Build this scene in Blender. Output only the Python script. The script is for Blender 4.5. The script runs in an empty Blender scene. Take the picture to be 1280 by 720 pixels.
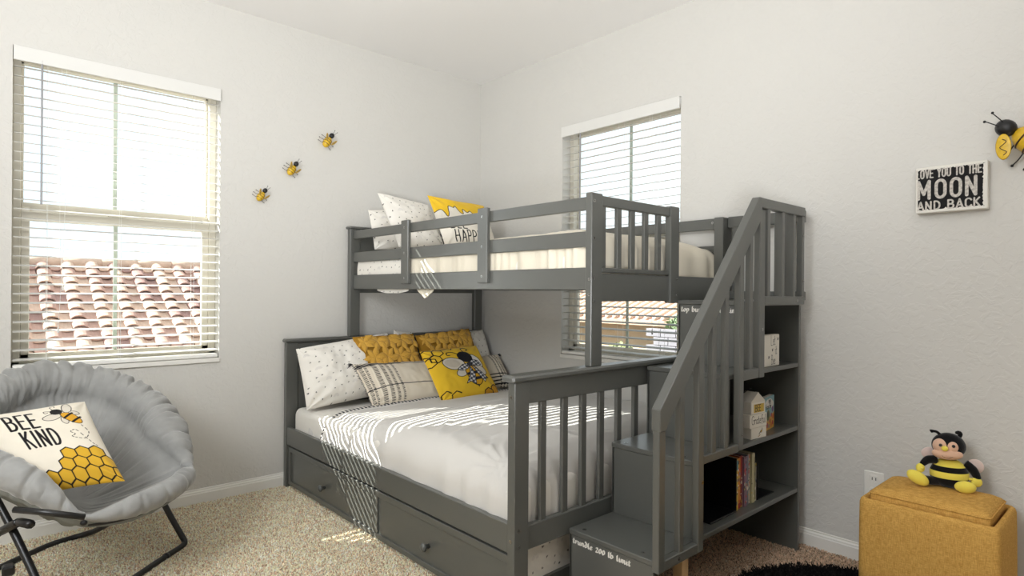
import bpy, bmesh, math, random
import numpy as np
from mathutils import Vector, Matrix, noise as mnoise
random.seed(7); np.random.seed(7)
S = bpy.context.scene
C = S.collection
# ------------------------------------------------------------------ camera
YAW, ROLL, FPX, CYP = .83608, .00714, 750.6, 364.44
_s, _c = math.sin(YAW), math.cos(YAW)
_R0 = np.array([[_s, -_c, 0], [0, 0, -1.], [_c, _s, 0]])
_cr, _sr = math.cos(ROLL), math.sin(ROLL)
RR = np.array([[_cr, -_sr, 0], [_sr, _cr, 0], [0, 0, 1]]) @ _R0
CAM = np.array([-2.8862, -3.5624, 1.1651])
cd = bpy.data.cameras.new('camera'); cam = bpy.data.objects.new('camera', cd); C.objects.link(cam)
m = Matrix.Identity(4)
for i in range(3):
    m[i][0] = RR[0][i]; m[i][1] = -RR[1][i]; m[i][2] = -RR[2][i]; m[i][3] = CAM[i]
cam.matrix_world = m
cd.sensor_width = 36; cd.lens = FPX / 1280 * 36; cd.shift_y = (CYP - 360) / 1280
cd.clip_start = .05; cd.clip_end = 300
S.camera = cam
# ------------------------------------------------------------------ world, sun, added fill lights, exposure
S.view_settings.view_transform = 'Standard'; S.view_settings.look = 'None'
S.view_settings.gamma = 1; S.view_settings.exposure = .03
S.view_settings.use_curve_mapping = False
w = bpy.data.worlds.new('sky'); S.world = w; w.use_nodes = True
wn = w.node_tree; wn.nodes.clear()
bg = wn.nodes.new('ShaderNodeBackground'); wo = wn.nodes.new('ShaderNodeOutputWorld')
tc = wn.nodes.new('ShaderNodeTexCoord'); nz = wn.nodes.new('ShaderNodeTexNoise'); rp = wn.nodes.new('ShaderNodeValToRGB')
nz.inputs['Scale'].default_value = 2.2; nz.inputs['Detail'].default_value = 5
rp.color_ramp.elements[0].position = .42; rp.color_ramp.elements[0].color = (.80, .90, 1, 1)
rp.color_ramp.elements[1].position = .62; rp.color_ramp.elements[1].color = (1, 1, 1, 1)
wn.links.new(tc.outputs['Generated'], nz.inputs['Vector']); wn.links.new(nz.outputs['Fac'], rp.inputs['Fac'])
wn.links.new(rp.outputs['Color'], bg.inputs['Color']); bg.inputs['Strength'].default_value = 1.5
wn.links.new(bg.outputs['Background'], wo.inputs['Surface'])
sd = bpy.data.lights.new('sun', 'SUN'); sun = bpy.data.objects.new('sun', sd); C.objects.link(sun)
sd.energy = 18; sd.angle = math.radians(.25); sd.color = (1, .97, .92)
sun.rotation_euler = Vector((.98, -1, -.9)).to_track_quat('-Z', 'Y').to_euler(); sun.location = (-6, 5, 6)


def area(name, loc, target, size, energy, color=(1, 1, 1), portal=False, size_y=None):
    ld = bpy.data.lights.new(name, 'AREA'); o = bpy.data.objects.new(name, ld); C.objects.link(o)
    ld.shape = 'RECTANGLE'; ld.size = size; ld.size_y = size_y or size; ld.energy = energy; ld.color = color
    o.location = loc; o.rotation_euler = (Vector(target) - Vector(loc)).to_track_quat('-Z', 'Y').to_euler()
    if portal: ld.cycles.is_portal = True
    return o


def point(name, loc, energy, radius=.15, color=(1, 1, 1)):
    ld = bpy.data.lights.new(name, 'POINT'); o = bpy.data.objects.new(name, ld); C.objects.link(o)
    ld.energy = energy; ld.shadow_soft_size = radius; ld.color = color; o.location = loc
    return o


area('window_portal_a', (-2.3, .16, 1.53), (-2.3, -1, 1.53), .9, 1, portal=True, size_y=1.5)
area('window_portal_b', (.16, -1.3, 1.5), (-1, -1.3, 1.5), .9, 1, portal=True, size_y=1.5)
def spot(name, loc, target, energy, size, radius=.25, color=(1, 1, 1)):
    ld = bpy.data.lights.new(name, 'SPOT'); o = bpy.data.objects.new(name, ld); C.objects.link(o)
    ld.energy = energy; ld.shadow_soft_size = radius; ld.color = color; ld.spot_size = math.radians(size); ld.spot_blend = 1
    o.location = loc; o.rotation_euler = (Vector(target) - Vector(loc)).to_track_quat('-Z', 'Y').to_euler()
    return o


spot('upward_fill_light', (-3.2, -3.9, .95), (-1.9, -2.1, 2.80), 375, 100, .3, (.96, .98, 1))  # unseen spot added to brighten the ceiling like bounced flash
point('high_fill_light', (-1.75, -3.95, 2.40), 11, .18, (.98, .99, 1))  # added point light without a fixture, brightens the upper right wall
area('left_fill_light', (-4.3, -2.7, 2.40), (-1.9, -.5, .4), 1.2, 72, (.95, .98, 1))  # added area fill out of view, lifts the left wall and floor
S.cycles.use_denoising = True
S.cycles.max_bounces = 8; S.cycles.diffuse_bounces = 5; S.cycles.glossy_bounces = 3; S.cycles.transparent_max_bounces = 12
S.cycles.caustics_reflective = False; S.cycles.caustics_refractive = False
S.cycles.sample_clamp_indirect = 6


# ------------------------------------------------------------------ helpers
def srgb(r, g=None, b=None):
    if g is None: g = b = r
    f = lambda v: (v / 255 / 12.92) if v / 255 <= .04045 else ((v / 255 + .055) / 1.055) ** 2.4
    return (f(r), f(g), f(b), 1)


MATS = {}


def mat(name, color=(.8, .8, .8, 1), rough=.5, spec=.5, metal=0, var=0, vscale=20, bump=0, bscale=80, detail=3,
        sheen=0, vcol=False, wave=None, coat=0, bumpdist=.002):
    if name in MATS: return MATS[name]
    mt = bpy.data.materials.new(name); mt.use_nodes = True; n = mt.node_tree.nodes; l = mt.node_tree.links
    b = n['Principled BSDF']
    b.inputs['Base Color'].default_value = color; b.inputs['Roughness'].default_value = rough
    b.inputs['Specular IOR Level'].default_value = spec; b.inputs['Metallic'].default_value = metal
    if sheen: b.inputs['Sheen Weight'].default_value = sheen; b.inputs['Sheen Roughness'].default_value = .4
    if coat: b.inputs['Coat Weight'].default_value = coat
    t = n.new('ShaderNodeTexCoord')
    src = None
    if vcol:
        a = n.new('ShaderNodeAttribute'); a.attribute_name = 'print'; src = a.outputs['Color']
        l.new(src, b.inputs['Base Color'])
    if var:
        nn = n.new('ShaderNodeTexNoise'); nn.inputs['Scale'].default_value = vscale; nn.inputs['Detail'].default_value = detail
        l.new(t.outputs['Object'], nn.inputs['Vector'])
        mp = n.new('ShaderNodeMapRange'); mp.inputs[1].default_value = .3; mp.inputs[2].default_value = .7
        mp.inputs[3].default_value = 1 - var; mp.inputs[4].default_value = 1 + var; l.new(nn.outputs['Fac'], mp.inputs[0])
        mx = n.new('ShaderNodeMix'); mx.data_type = 'RGBA'; mx.blend_type = 'MULTIPLY'; mx.inputs[0].default_value = 1
        if src: l.new(src, mx.inputs[6])
        else: mx.inputs[6].default_value = color
        l.new(mp.outputs[0], mx.inputs[7]); l.new(mx.outputs[2], b.inputs['Base Color'])
    if bump:
        nb = n.new('ShaderNodeTexNoise'); nb.inputs['Scale'].default_value = bscale; nb.inputs['Detail'].default_value = detail
        l.new(t.outputs['Object'], nb.inputs['Vector'])
        bp = n.new('ShaderNodeBump'); bp.inputs['Strength'].default_value = bump; bp.inputs['Distance'].default_value = bumpdist
        l.new(nb.outputs['Fac'], bp.inputs['Height']); l.new(bp.outputs['Normal'], b.inputs['Normal'])
    MATS[name] = mt
    return mt


def thing(name, label=None, cat=None, loc=(0, 0, 0), group=None, kind=None):
    o = bpy.data.objects.new(name, None); C.objects.link(o); o.location = loc; o.empty_display_size = .1
    if label: o['label'] = label
    if cat: o['category'] = cat
    if group: o['group'] = group
    if kind: o['kind'] = kind
    return o


def tag(o, label=None, cat=None, group=None, kind=None):
    if label: o['label'] = label
    if cat: o['category'] = cat
    if group: o['group'] = group
    if kind: o['kind'] = kind
    return o


def wloc(o):
    v = Vector((0, 0, 0))
    while o is not None: v += o.location; o = o.parent
    return v


def part(name, VF, mt, parent=None, smooth=False, origin=None, colors=None, label=None):
    """one mesh object; vertices are given in world metres"""
    V, F = VF
    V = np.asarray(V, float).reshape(-1, 3)
    if parent is not None: base = np.array(wloc(parent))
    elif origin is not None: base = np.array(origin, float)
    else: base = np.array([(V[:, 0].min() + V[:, 0].max()) / 2, (V[:, 1].min() + V[:, 1].max()) / 2, V[:, 2].min()])
    me = bpy.data.meshes.new(name); me.from_pydata((V - base).tolist(), [], [tuple(f) for f in F]); me.update()
    mts = mt if isinstance(mt, (list, tuple)) else [mt]
    for q in mts: me.materials.append(q)
    if smooth: me.polygons.foreach_set('use_smooth', [True] * len(me.polygons))
    if colors is not None:
        ca = me.color_attributes.new('print', 'FLOAT_COLOR', 'POINT')
        cc = np.ones((len(V), 4)); cc[:, :3] = colors
        ca.data.foreach_set('color', cc.ravel())
    o = bpy.data.objects.new(name, me); C.objects.link(o)
    if parent is not None: o.parent = parent
    else: o.location = base
    if label: o['label'] = label
    return o


def share(src, loc, parent, rot=None, scale=None, name=None):
    o = src.copy(); C.objects.link(o); o.parent = parent
    o.location = Vector(loc) - wloc(parent) if parent else loc
    if rot is not None: o.rotation_euler = rot
    if scale is not None: o.scale = scale
    return o


def merge(lst):
    V = []; F = []; k = 0
    for v, f in lst:
        v = np.asarray(v, float).reshape(-1, 3); V.append(v)
        F += [tuple(i + k for i in q) for q in f]; k += len(v)
    return np.vstack(V), F


def box(x0, x1, y0, y1, z0, z1, bev=0, seg=1):
    x0, x1 = min(x0, x1), max(x0, x1); y0, y1 = min(y0, y1), max(y0, y1); z0, z1 = min(z0, z1), max(z0, z1)
    V = np.array([(x, y, z) for x in (x0, x1) for y in (y0, y1) for z in (z0, z1)], float)
    F = [(0, 1, 3, 2), (4, 6, 7, 5), (0, 4, 5, 1), (2, 3, 7, 6), (0, 2, 6, 4), (1, 5, 7, 3)]
    if bev: return bevel((V, F), bev, seg)
    return V, F


def bevel(VF, w_, seg=1):
    bm = bmesh.new(); vs = [bm.verts.new(v) for v in VF[0]]
    for f in VF[1]: bm.faces.new([vs[i] for i in f])
    bmesh.ops.recalc_face_normals(bm, faces=bm.faces)
    bmesh.ops.bevel(bm, geom=[e for e in bm.edges if e.calc_face_angle(0) > .5], offset=w_, segments=seg, affect='EDGES', profile=.5)
    bm.verts.index_update()
    V = np.array([v.co[:] for v in bm.verts]); F = [tuple(v.index for v in f.verts) for f in bm.faces]; bm.free()
    return V, F


def prism(poly, axis, a, b, bev=0):
    """poly of 2D points extruded along axis ('x','y','z') from a to b"""
    n = len(poly); V = []
    for t in (a, b):
        for p in poly:
            V.append((t, p[0], p[1]) if axis == 'x' else (p[0], t, p[1]) if axis == 'y' else (p[0], p[1], t))
    F = [tuple(range(n)), tuple(range(2 * n - 1, n - 1, -1))] + [(i, i + n, (i + 1) % n + n, (i + 1) % n) for i in range(n)]
    V = np.array(V, float)
    bm = bmesh.new(); vs = [bm.verts.new(v) for v in V]
    for f in F: bm.faces.new([vs[i] for i in f])
    bmesh.ops.recalc_face_normals(bm, faces=bm.faces)
    if bev: bmesh.ops.bevel(bm, geom=list(bm.edges), offset=bev, segments=1, affect='EDGES', profile=.5)
    bm.verts.index_update()
    V = np.array([v.co[:] for v in bm.verts]); F = [tuple(v.index for v in f.verts) for f in bm.faces]; bm.free()
    return V, F


def spline(pts, n=8, closed=False):
    P = [np.array(p, float) for p in pts]; out = []; N = len(P)
    for i in range(N if closed else N - 1):
        p0 = P[(i - 1) % N] if closed or i > 0 else P[0]; p1 = P[i]; p2 = P[(i + 1) % N]
        p3 = P[(i + 2) % N] if closed or i + 2 < N else P[-1]
        for k in range(n):
            t = k / n
            out.append(.5 * ((2 * p1) + (-p0 + p2) * t + (2 * p0 - 5 * p1 + 4 * p2 - p3) * t * t + (-p0 + 3 * p1 - 3 * p2 + p3) * t ** 3))
    if not closed: out.append(P[-1])
    return out


def tube(pts, r, seg=8, closed=False, cap=True):
    P = [np.array(p, float) for p in pts]; N = len(P); V = []; F = []
    rr = list(r) if hasattr(r, '__len__') else [r] * N
    up = None
    for i in range(N):
        a = P[(i - 1) % N] if (closed or i > 0) else P[i]; b = P[(i + 1) % N] if (closed or i < N - 1) else P[i]
        t = b - a; t = t / (np.linalg.norm(t) + 1e-12)
        if up is None:
            up = np.array([0, 0, 1.]) if abs(t[2]) < .9 else np.array([1., 0, 0])
        u = up - t * (up @ t); u = u / (np.linalg.norm(u) + 1e-12); up = u; v = np.cross(t, u)
        for k in range(seg):
            q = 2 * math.pi * k / seg; V.append(P[i] + rr[i] * (math.cos(q) * u + math.sin(q) * v))
    for i in range(N if closed else N - 1):
        for k in range(seg):
            j = (i + 1) % N
            F.append((i * seg + k, i * seg + (k + 1) % seg, j * seg + (k + 1) % seg, j * seg + k))
    if cap and not closed:
        F.append(tuple(range(seg))[::-1]); F.append(tuple((N - 1) * seg + k for k in range(seg)))
    return np.array(V), F


def ell(c, r, axes=None, nu=20, nv=12):
    """ellipsoid; axes = 3 rows of unit vectors"""
    A = np.eye(3) if axes is None else np.array(axes, float); V = []; F = []
    for j in range(nv + 1):
        ph = math.pi * j / nv - math.pi / 2
        for i in range(nu):
            th = 2 * math.pi * i / nu
            q = np.array([r[0] * math.cos(ph) * math.cos(th), r[1] * math.cos(ph) * math.sin(th), r[2] * math.sin(ph)])
            V.append(np.array(c) + q @ A)
    for j in range(nv):
        for i in range(nu):
            F.append((j * nu + i, j * nu + (i + 1) % nu, (j + 1) * nu + (i + 1) % nu, (j + 1) * nu + i))
    return np.array(V), F


def grid(nx, ny):
    return [(j * nx + i, j * nx + i + 1, (j + 1) * nx + i + 1, (j + 1) * nx + i) for j in range(ny - 1) for i in range(nx - 1)]


def fbm(x, y, seed=0, oct=4):
    """cheap vectorised smooth noise from random sine sums"""
    rs = np.random.RandomState(seed); out = np.zeros_like(x, dtype=float); amp = 1; fr = 1
    for o in range(oct):
        for k in range(5):
            a = rs.rand() * 2 * math.pi; ph = rs.rand() * 6.28; ph2 = rs.rand() * 6.28
            u = math.cos(a) * x + math.sin(a) * y; v = -math.sin(a) * x + math.cos(a) * y
            out += amp * np.sin(fr * u * 6.28 + ph + 1.3 * np.sin(fr * v * 4 + ph2)) / 5
        amp *= .5; fr *= 2
    return out


# ------------------------------------------------------------------ painter (flat print kept as a colour attribute)
class Paint:
    def __init__(s, w, h, nx, ny, base):
        s.w, s.h, s.nx, s.ny = w, h, nx, ny
        s.X, s.Y = np.meshgrid(np.linspace(-w / 2, w / 2, nx), np.linspace(-h / 2, h / 2, ny)); s.C = np.ones((ny, nx, 3)) * np.array(base[:3]); s.cell = w / nx
        s.alpha = 1.

    def _mix(s, a, col):
        a = (np.clip(a, 0, 1) * s.alpha)[..., None]; s.C = s.C * (1 - a) + np.array(col[:3]) * a

    def dist(s, pts):
        D = np.full(s.X.shape, 9.)
        for (x0, y0), (x1, y1) in zip(pts[:-1], pts[1:]):
            dx, dy = x1 - x0, y1 - y0; L = dx * dx + dy * dy + 1e-12
            t = np.clip(((s.X - x0) * dx + (s.Y - y0) * dy) / L, 0, 1)
            D = np.minimum(D, np.hypot(s.X - x0 - t * dx, s.Y - y0 - t * dy))
        return D

    def stroke(s, pts, w, col): s._mix((w / 2 - s.dist(pts)) / s.cell + .5, col)

    def inside(s, pts):
        ins = np.zeros(s.X.shape, bool); n = len(pts)
        for i in range(n):
            x0, y0 = pts[i]; x1, y1 = pts[(i + 1) % n]
            if y0 == y1: continue
            c = ((y0 > s.Y) != (y1 > s.Y)) & (s.X < (x1 - x0) * (s.Y - y0) / (y1 - y0) + x0); ins ^= c
        return ins

    def poly(s, pts, col, line=None, lw=0):
        s._mix(s.inside(pts).astype(float), col)
        if line is not None: s.stroke(list(pts) + [pts[0]], lw, line)

    def ellipse(s, c, rx, ry, rot, col, line=None, lw=0):
        s.poly(ellpts(c, rx, ry, rot), col, line, lw)


def ellpts(c, rx, ry, rot=0, n=28, a0=0, a1=2 * math.pi, closed=False):
    ca, sa = math.cos(rot), math.sin(rot); out = []
    for k in range(n + (1 if closed else 0)):
        t = a0 + (a1 - a0) * k / n; x, y = rx * math.cos(t), ry * math.sin(t); out.append((c[0] + x * ca - y * sa, c[1] + x * sa + y * ca))
    return out


def arc(cx, cy, rx, ry, a0, a1, n=10):
    return [(cx + rx * math.cos(math.radians(a0 + (a1 - a0) * k / n)), cy + ry * math.sin(math.radians(a0 + (a1 - a0) * k / n))) for k in range(n + 1)]


G = {  # stroke glyphs: (advance, [polylines]) in a unit-high box
    'A': (.62, [[(0, 0), (.27, 1), (.54, 0)], [(.1, .32), (.44, .32)]]),
    'B': (.58, [[(0, 0), (0, 1)], [(0, 1), (.2, 1)] + arc(.22, .76, .2, .24, 90, -90) + [(0, .52)], [(.2, .52)] + arc(.22, .26, .26, .26, 90, -90) + [(0, 0)]]),
    'C': (.6, [arc(.27, .72, .25, .28, 20, 180) + arc(.27, .28, .25, .28, 180, 340)]),
    'D': (.6, [[(0, 0), (0, 1), (.15, 1)] + arc(.15, .5, .33, .5, 90, -90) + [(0, 0)]]),
    'E': (.52, [[(.4, 1), (0, 1), (0, 0), (.42, 0)], [(0, .52), (.34, .52)]]),
    'F': (.5, [[(.4, 1), (0, 1), (0, 0)], [(0, .52), (.32, .52)]]),
    'G': (.6, [arc(.27, .72, .25, .28, 30, 180) + arc(.27, .28, .25, .28, 180, 360) + [(.52, .48), (.3, .48)]]),
    'H': (.6, [[(0, 0), (0, 1)], [(.45, 0), (.45, 1)], [(0, .5), (.45, .5)]]),
    'I': (.22, [[(.05, 0), (.05, 1)]]),
    'K': (.56, [[(0, 0), (0, 1)], [(.42, 1), (0, .42)], [(.14, .55), (.46, 0)]]),
    'L': (.5, [[(0, 1), (0, 0), (.38, 0)]]),
    'M': (.78, [[(0, 0), (0, 1), (.3, .25), (.6, 1), (.6, 0)]]),
    'N': (.62, [[(0, 0), (0, 1), (.45, 0), (.45, 1)]]),
    'O': (.62, [arc(.25, .72, .24, .28, 0, 180) + arc(.25, .28, .24, .28, 180, 360) + [(.49, .72)]]),
    'P': (.56, [[(0, 0), (0, 1), (.2, 1)] + arc(.2, .73, .24, .27, 90, -90) + [(0, .46)]]),
    'R': (.58, [[(0, 0), (0, 1), (.2, 1)] + arc(.2, .75, .24, .25, 90, -90) + [(0, .5)], [(.2, .5), (.45, 0)]]),
    'T': (.54, [[(0, 1), (.46, 1)], [(.23, 1), (.23, 0)]]),
    'U': (.6, [[(0, 1), (0, .26)] + arc(.24, .26, .24, .26, 180, 360) + [(.48, 1)]]),
    'V': (.6, [[(0, 1), (.26, 0), (.52, 1)]]),
    'Y': (.58, [[(0, 1), (.24, .5), (.48, 1)], [(.24, .5), (.24, 0)]]),
    ' ': (.34, []),
    # pen-written lower case, x-height .55
    'a': (.44, [[(.34, .5), (.1, .5), (.02, .2), (.12, 0), (.32, .14), (.34, .5), (.34, .08), (.42, 0)]]),
    'b': (.44, [[(.12, 1), (.06, .85), (.06, .08), (.22, 0), (.36, .14), (.34, .45), (.2, .55), (.06, .42)]]),
    'd': (.44, [[(.1, 1), (.34, .62), (.36, .14), (.2, 0), (.04, .14), (.06, .42), (.2, .55), (.34, .42)]]),
    'e': (.4, [[(.05, .28), (.32, .36), (.26, .54), (.1, .5), (.03, .22), (.12, 0), (.34, .1)]]),
    'f': (.34, [[(.34, .92), (.22, 1), (.14, .85), (.14, -.12)], [(.02, .52), (.3, .52)]]),
    'g': (.44, [[(.34, .5), (.1, .52), (.03, .3), (.14, .08), (.33, .2), (.34, .5), (.34, -.2), (.16, -.34), (.02, -.24)]]),
    'i': (.24, [[(.02, .48), (.1, .55), (.1, .08), (.2, 0)], [(.1, .76), (.12, .8)]]),
    'k': (.44, [[(.12, 1), (.06, .85), (.06, 0)], [(.34, .55), (.1, .3), (.2, .26), (.34, .02), (.44, -.06)]]),
    'l': (.24, [[(.16, 1), (.07, .86), (.07, .08), (.18, 0)]]),
    'm': (.64, [[(0, .48), (.07, .55), (.07, 0)], [(.07, .45), (.2, .55), (.29, .45), (.29, 0)], [(.29, .45), (.42, .55), (.5, .45), (.5, .08), (.6, 0)]]),
    'n': (.46, [[(0, .48), (.07, .55), (.07, 0)], [(.07, .45), (.22, .55), (.32, .45), (.32, .08), (.42, 0)]]),
    'o': (.42, [[(.2, .55), (.05, .4), (.06, .12), (.2, 0), (.34, .14), (.34, .42), (.2, .55)]]),
    'p': (.44, [[(0, .5), (.07, .56), (.07, -.34)], [(.07, .42), (.22, .55), (.35, .42), (.34, .12), (.2, 0), (.07, .1)]]),
    'r': (.34, [[(0, .48), (.08, .55), (.08, 0)], [(.08, .42), (.2, .55), (.3, .46)]]),
    's': (.34, [[(.3, .48), (.16, .55), (.06, .42), (.26, .2), (.2, .02), (.02, .06)]]),
    't': (.3, [[(.12, .85), (.1, .1), (.18, 0), (.28, .08)], [(0, .54), (.26, .56)]]),
    'u': (.46, [[(0, .5), (.07, .55), (.07, .1), (.18, 0), (.32, .12)], [(.32, .55), (.32, .08), (.42, 0)]]),
    'y': (.42, [[(.02, .55), (.06, .2), (.2, .1), (.34, .25)], [(.36, .55), (.3, -.2), (.14, -.34), (.02, -.24)]]),
    'z': (.38, [[(.02, .52), (.3, .52), (.04, .04), (.34, .02)]]),
    '2': (.42, [[(.03, .62), (.12, .76), (.28, .74), (.3, .55), (.04, .02), (.36, .04)]]),
    '0': (.42, [[(.19, .78), (.05, .6), (.05, .18), (.19, 0), (.33, .18), (.33, .6), (.19, .78)]]),
}


def textlines(txt, x, y, h, sx=1., gap=0., rot=0.):
    """polylines of a text whose baseline starts at x,y"""
    out = []; cx = 0; ca, sa = math.cos(rot), math.sin(rot)
    for ch in txt:
        adv, pl = G[ch]
        for p in pl:
            out.append([(x + (cx + a * sx) * h * ca - b * h * sa, y + (cx + a * sx) * h * sa + b * h * ca) for a, b in p])
        cx += adv * sx + gap
    return out, cx * h


def textwidth(txt, h, sx=1., gap=0.): return textlines(txt, 0, 0, h, sx, gap)[1]


def nib(lines, wd, ang=40, thin=.28):
    """broad-nib ribbons in 2D -> list of quads"""
    nx, ny = math.cos(math.radians(ang)) * wd / 2, math.sin(math.radians(ang)) * wd / 2; Q = []
    for L in lines:
        for (x0, y0), (x1, y1) in zip(L[:-1], L[1:]):
            dx, dy = x1 - x0, y1 - y0; l = math.hypot(dx, dy) + 1e-9; px, py = -dy / l * wd * thin / 2, dx / l * wd * thin / 2
            if px * nx + py * ny < 0: px, py = -px, -py
            ax, ay = nx + px, ny + py
            Q.append([(x0 - ax, y0 - ay), (x1 - ax, y1 - ay), (x1 + ax, y1 + ay), (x0 + ax, y0 + ay)])
    return Q


# ------------------------------------------------------------------ materials
def wallmat():
    mt = mat('wall_paint', srgb(211, 209, 204), .75, .25)
    n = mt.node_tree.nodes; l = mt.node_tree.links; b = n['Principled BSDF']; t = n.new('ShaderNodeTexCoord')
    a = n.new('ShaderNodeTexNoise'); a.inputs['Scale'].default_value = 28; a.inputs['Detail'].default_value = 4; a.inputs['Distortion'].default_value = .9
    r = n.new('ShaderNodeValToRGB'); r.color_ramp.elements[0].position = .46; r.color_ramp.elements[1].position = .56
    c = n.new('ShaderNodeTexNoise'); c.inputs['Scale'].default_value = 120; c.inputs['Detail'].default_value = 2
    ad = n.new('ShaderNodeMath'); ad.operation = 'MULTIPLY_ADD'; ad.inputs[1].default_value = .25
    bp = n.new('ShaderNodeBump'); bp.inputs['Strength'].default_value = .27; bp.inputs['Distance'].default_value = .003
    l.new(t.outputs['Object'], a.inputs['Vector']); l.new(t.outputs['Object'], c.inputs['Vector'])
    l.new(a.outputs['Fac'], r.inputs['Fac']); l.new(c.outputs['Fac'], ad.inputs[0]); l.new(r.outputs['Color'], ad.inputs[2])
    l.new(ad.outputs[0], bp.inputs['Height']); l.new(bp.outputs['Normal'], b.inputs['Normal'])
    return mt


def carpetmat():
    mt = mat('carpet', srgb(170, 155, 138), .95, .1)
    n = mt.node_tree.nodes; l = mt.node_tree.links; b = n['Principled BSDF']; t = n.new('ShaderNodeTexCoord')
    a = n.new('ShaderNodeTexNoise'); a.inputs['Scale'].default_value = 170; a.inputs['Detail'].default_value = 3
    r = n.new('ShaderNodeValToRGB'); e = r.color_ramp.elements
    e[0].position = .34; e[0].color = srgb(172, 155, 133); e[1].position = .66; e[1].color = srgb(232, 218, 198)
    bp = n.new('ShaderNodeBump'); bp.inputs['Strength'].default_value = .8; bp.inputs['Distance'].default_value = .006
    l.new(t.outputs['Object'], a.inputs['Vector']); l.new(a.outputs['Fac'], r.inputs['Fac']); l.new(r.outputs['Color'], b.inputs['Base Color'])
    l.new(a.outputs['Fac'], bp.inputs['Height']); l.new(bp.outputs['Normal'], b.inputs['Normal'])
    return mt


def paintwood():
    """dark grey painted wood with a fine vertical grain"""
    mt = mat('grey_painted_wood', srgb(88, 89, 85), .29, .8)
    n = mt.node_tree.nodes; l = mt.node_tree.links; b = n['Principled BSDF']; t = n.new('ShaderNodeTexCoord')
    a = n.new('ShaderNodeTexNoise'); a.inputs['Scale'].default_value = 60; a.inputs['Detail'].default_value = 4
    mp = n.new('ShaderNodeMapping'); mp.inputs['Scale'].default_value = (1.2, .25, 1.2)
    bp = n.new('ShaderNodeBump'); bp.inputs['Strength'].default_value = .12; bp.inputs['Distance'].default_value = .001
    l.new(t.outputs['Object'], mp.inputs['Vector']); l.new(mp.outputs['Vector'], a.inputs['Vector']); l.new(a.outputs['Fac'], bp.inputs['Height'])
    l.new(bp.outputs['Normal'], b.inputs['Normal'])
    return mt


WALL = wallmat(); CARPET = carpetmat(); GREY = paintwood()
CEIL = mat('ceiling_paint', srgb(245, 244, 243), .85, .2, bump=.25, bscale=70)
TRIM = mat('white_trim', srgb(236, 234, 228), .4, .5)
VINYL = mat('window_vinyl', srgb(214, 209, 196), .45, .5)
BLIND = mat('blind_white', srgb(243, 242, 238), .4, .5)
CORD = mat('blind_cord', srgb(235, 235, 230), .8, .2)
CHROME = mat('screw_metal', srgb(190, 190, 188), .25, .5, metal=1)
SCRD = mat('screw_recess', srgb(40, 40, 40), .5, .4)
BLACKM = mat('black_metal', srgb(26, 26, 27), .35, .5)
BLACKS = mat('black_satin', srgb(14, 14, 15), .4, .4)
SHEETW = mat('white_sheet', srgb(232, 229, 222), .85, .2, bump=.25, bscale=220, sheen=.2)
COMF = mat('white_comforter', srgb(215, 212, 207), .9, .15, bump=.35, bscale=260, sheen=.2)
COMFT = mat('cream_comforter', srgb(228, 220, 202), .9, .15, bump=.35, bscale=160, sheen=.2)
PRINT = mat('printed_cotton', (1, 1, 1, 1), .88, .15, vcol=True, bump=.3, bscale=420, sheen=.15)
PRINTG = mat('printed_board', (1, 1, 1, 1), .45, .4, vcol=True)
PRINTL = mat('printed_canvas', (1, 1, 1, 1), .8, .2, vcol=True, bump=.3, bscale=500)
LETTER = mat('white_lettering', srgb(235, 232, 225), .6, .3)

gl = bpy.data.materials.new('window_glass'); gl.use_nodes = True; gn = gl.node_tree; gn.nodes.clear()
go = gn.nodes.new('ShaderNodeOutputMaterial'); gt = gn.nodes.new('ShaderNodeBsdfTransparent'); gg = gn.nodes.new('ShaderNodeBsdfGlossy')
gm = gn.nodes.new('ShaderNodeMixShader')
gg.inputs['Roughness'].default_value = .02; gt.inputs['Color'].default_value = (.96, .98, .97, 1)
gm.inputs['Fac'].default_value = .04; gn.links.new(gt.outputs[0], gm.inputs[1]); gn.links.new(gg.outputs[0], gm.inputs[2])
gn.links.new(gm.outputs[0], go.inputs['Surface'])
GLASS = gl

# ------------------------------------------------------------------ room shell
XL, YB, H = -4.9, -5.4, 2.74
W1 = (-2.745, -1.857, .785, 2.275)      # x0,x1,z0,z1 in the wall y=0
W2 = (-1.737, -.852, .757, 2.243)       # y0,y1,z0,z1 in the wall x=0
T = .15


def st(name, VF, mt, parent=None, **k):
    o = part(name, VF, mt, parent, **k)
    if parent is None: o['kind'] = 'structure'
    return o


st('floor', box(XL - T, T, YB - T, T, -.1, 0), CARPET)
st('ceiling', box(XL - T, T, YB - T, T, H, H + .1), CEIL)
x0, x1, z0, z1 = W1
st('wall_left', merge([box(XL, x0, 0, T, 0, H), box(x1, T, 0, T, 0, H), box(x0, x1, 0, T, 0, z0), box(x0, x1, 0, T, z1, H)]), WALL)
y0, y1, z0, z1 = W2
st('wall_right', merge([box(0, T, YB, y0, 0, H), box(0, T, y1, 0, 0, H), box(0, T, y0, y1, 0, z0), box(0, T, y0, y1, z1, H)]), WALL)
st('wall_front', box(XL, 0, YB - T, YB, 0, H), WALL)
st('wall_west', box(XL - T, XL, YB, 0, 0, H), WALL)


def baseprof(s):  # cross-section (out from the wall, height)
    return [(0, 0), (.014, 0), (.014, .055), (.011, .060), (.011, .066), (.006, .072), (.006, .078), (0, .080)]


pr = baseprof(1)
st('baseboard_left', prism([(-a, b) for a, b in pr], 'x', XL, -.014), TRIM)
V, F = prism([(-a, b) for a, b in pr], 'y', YB, 0)
st('baseboard_right', (V, F), TRIM)

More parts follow.
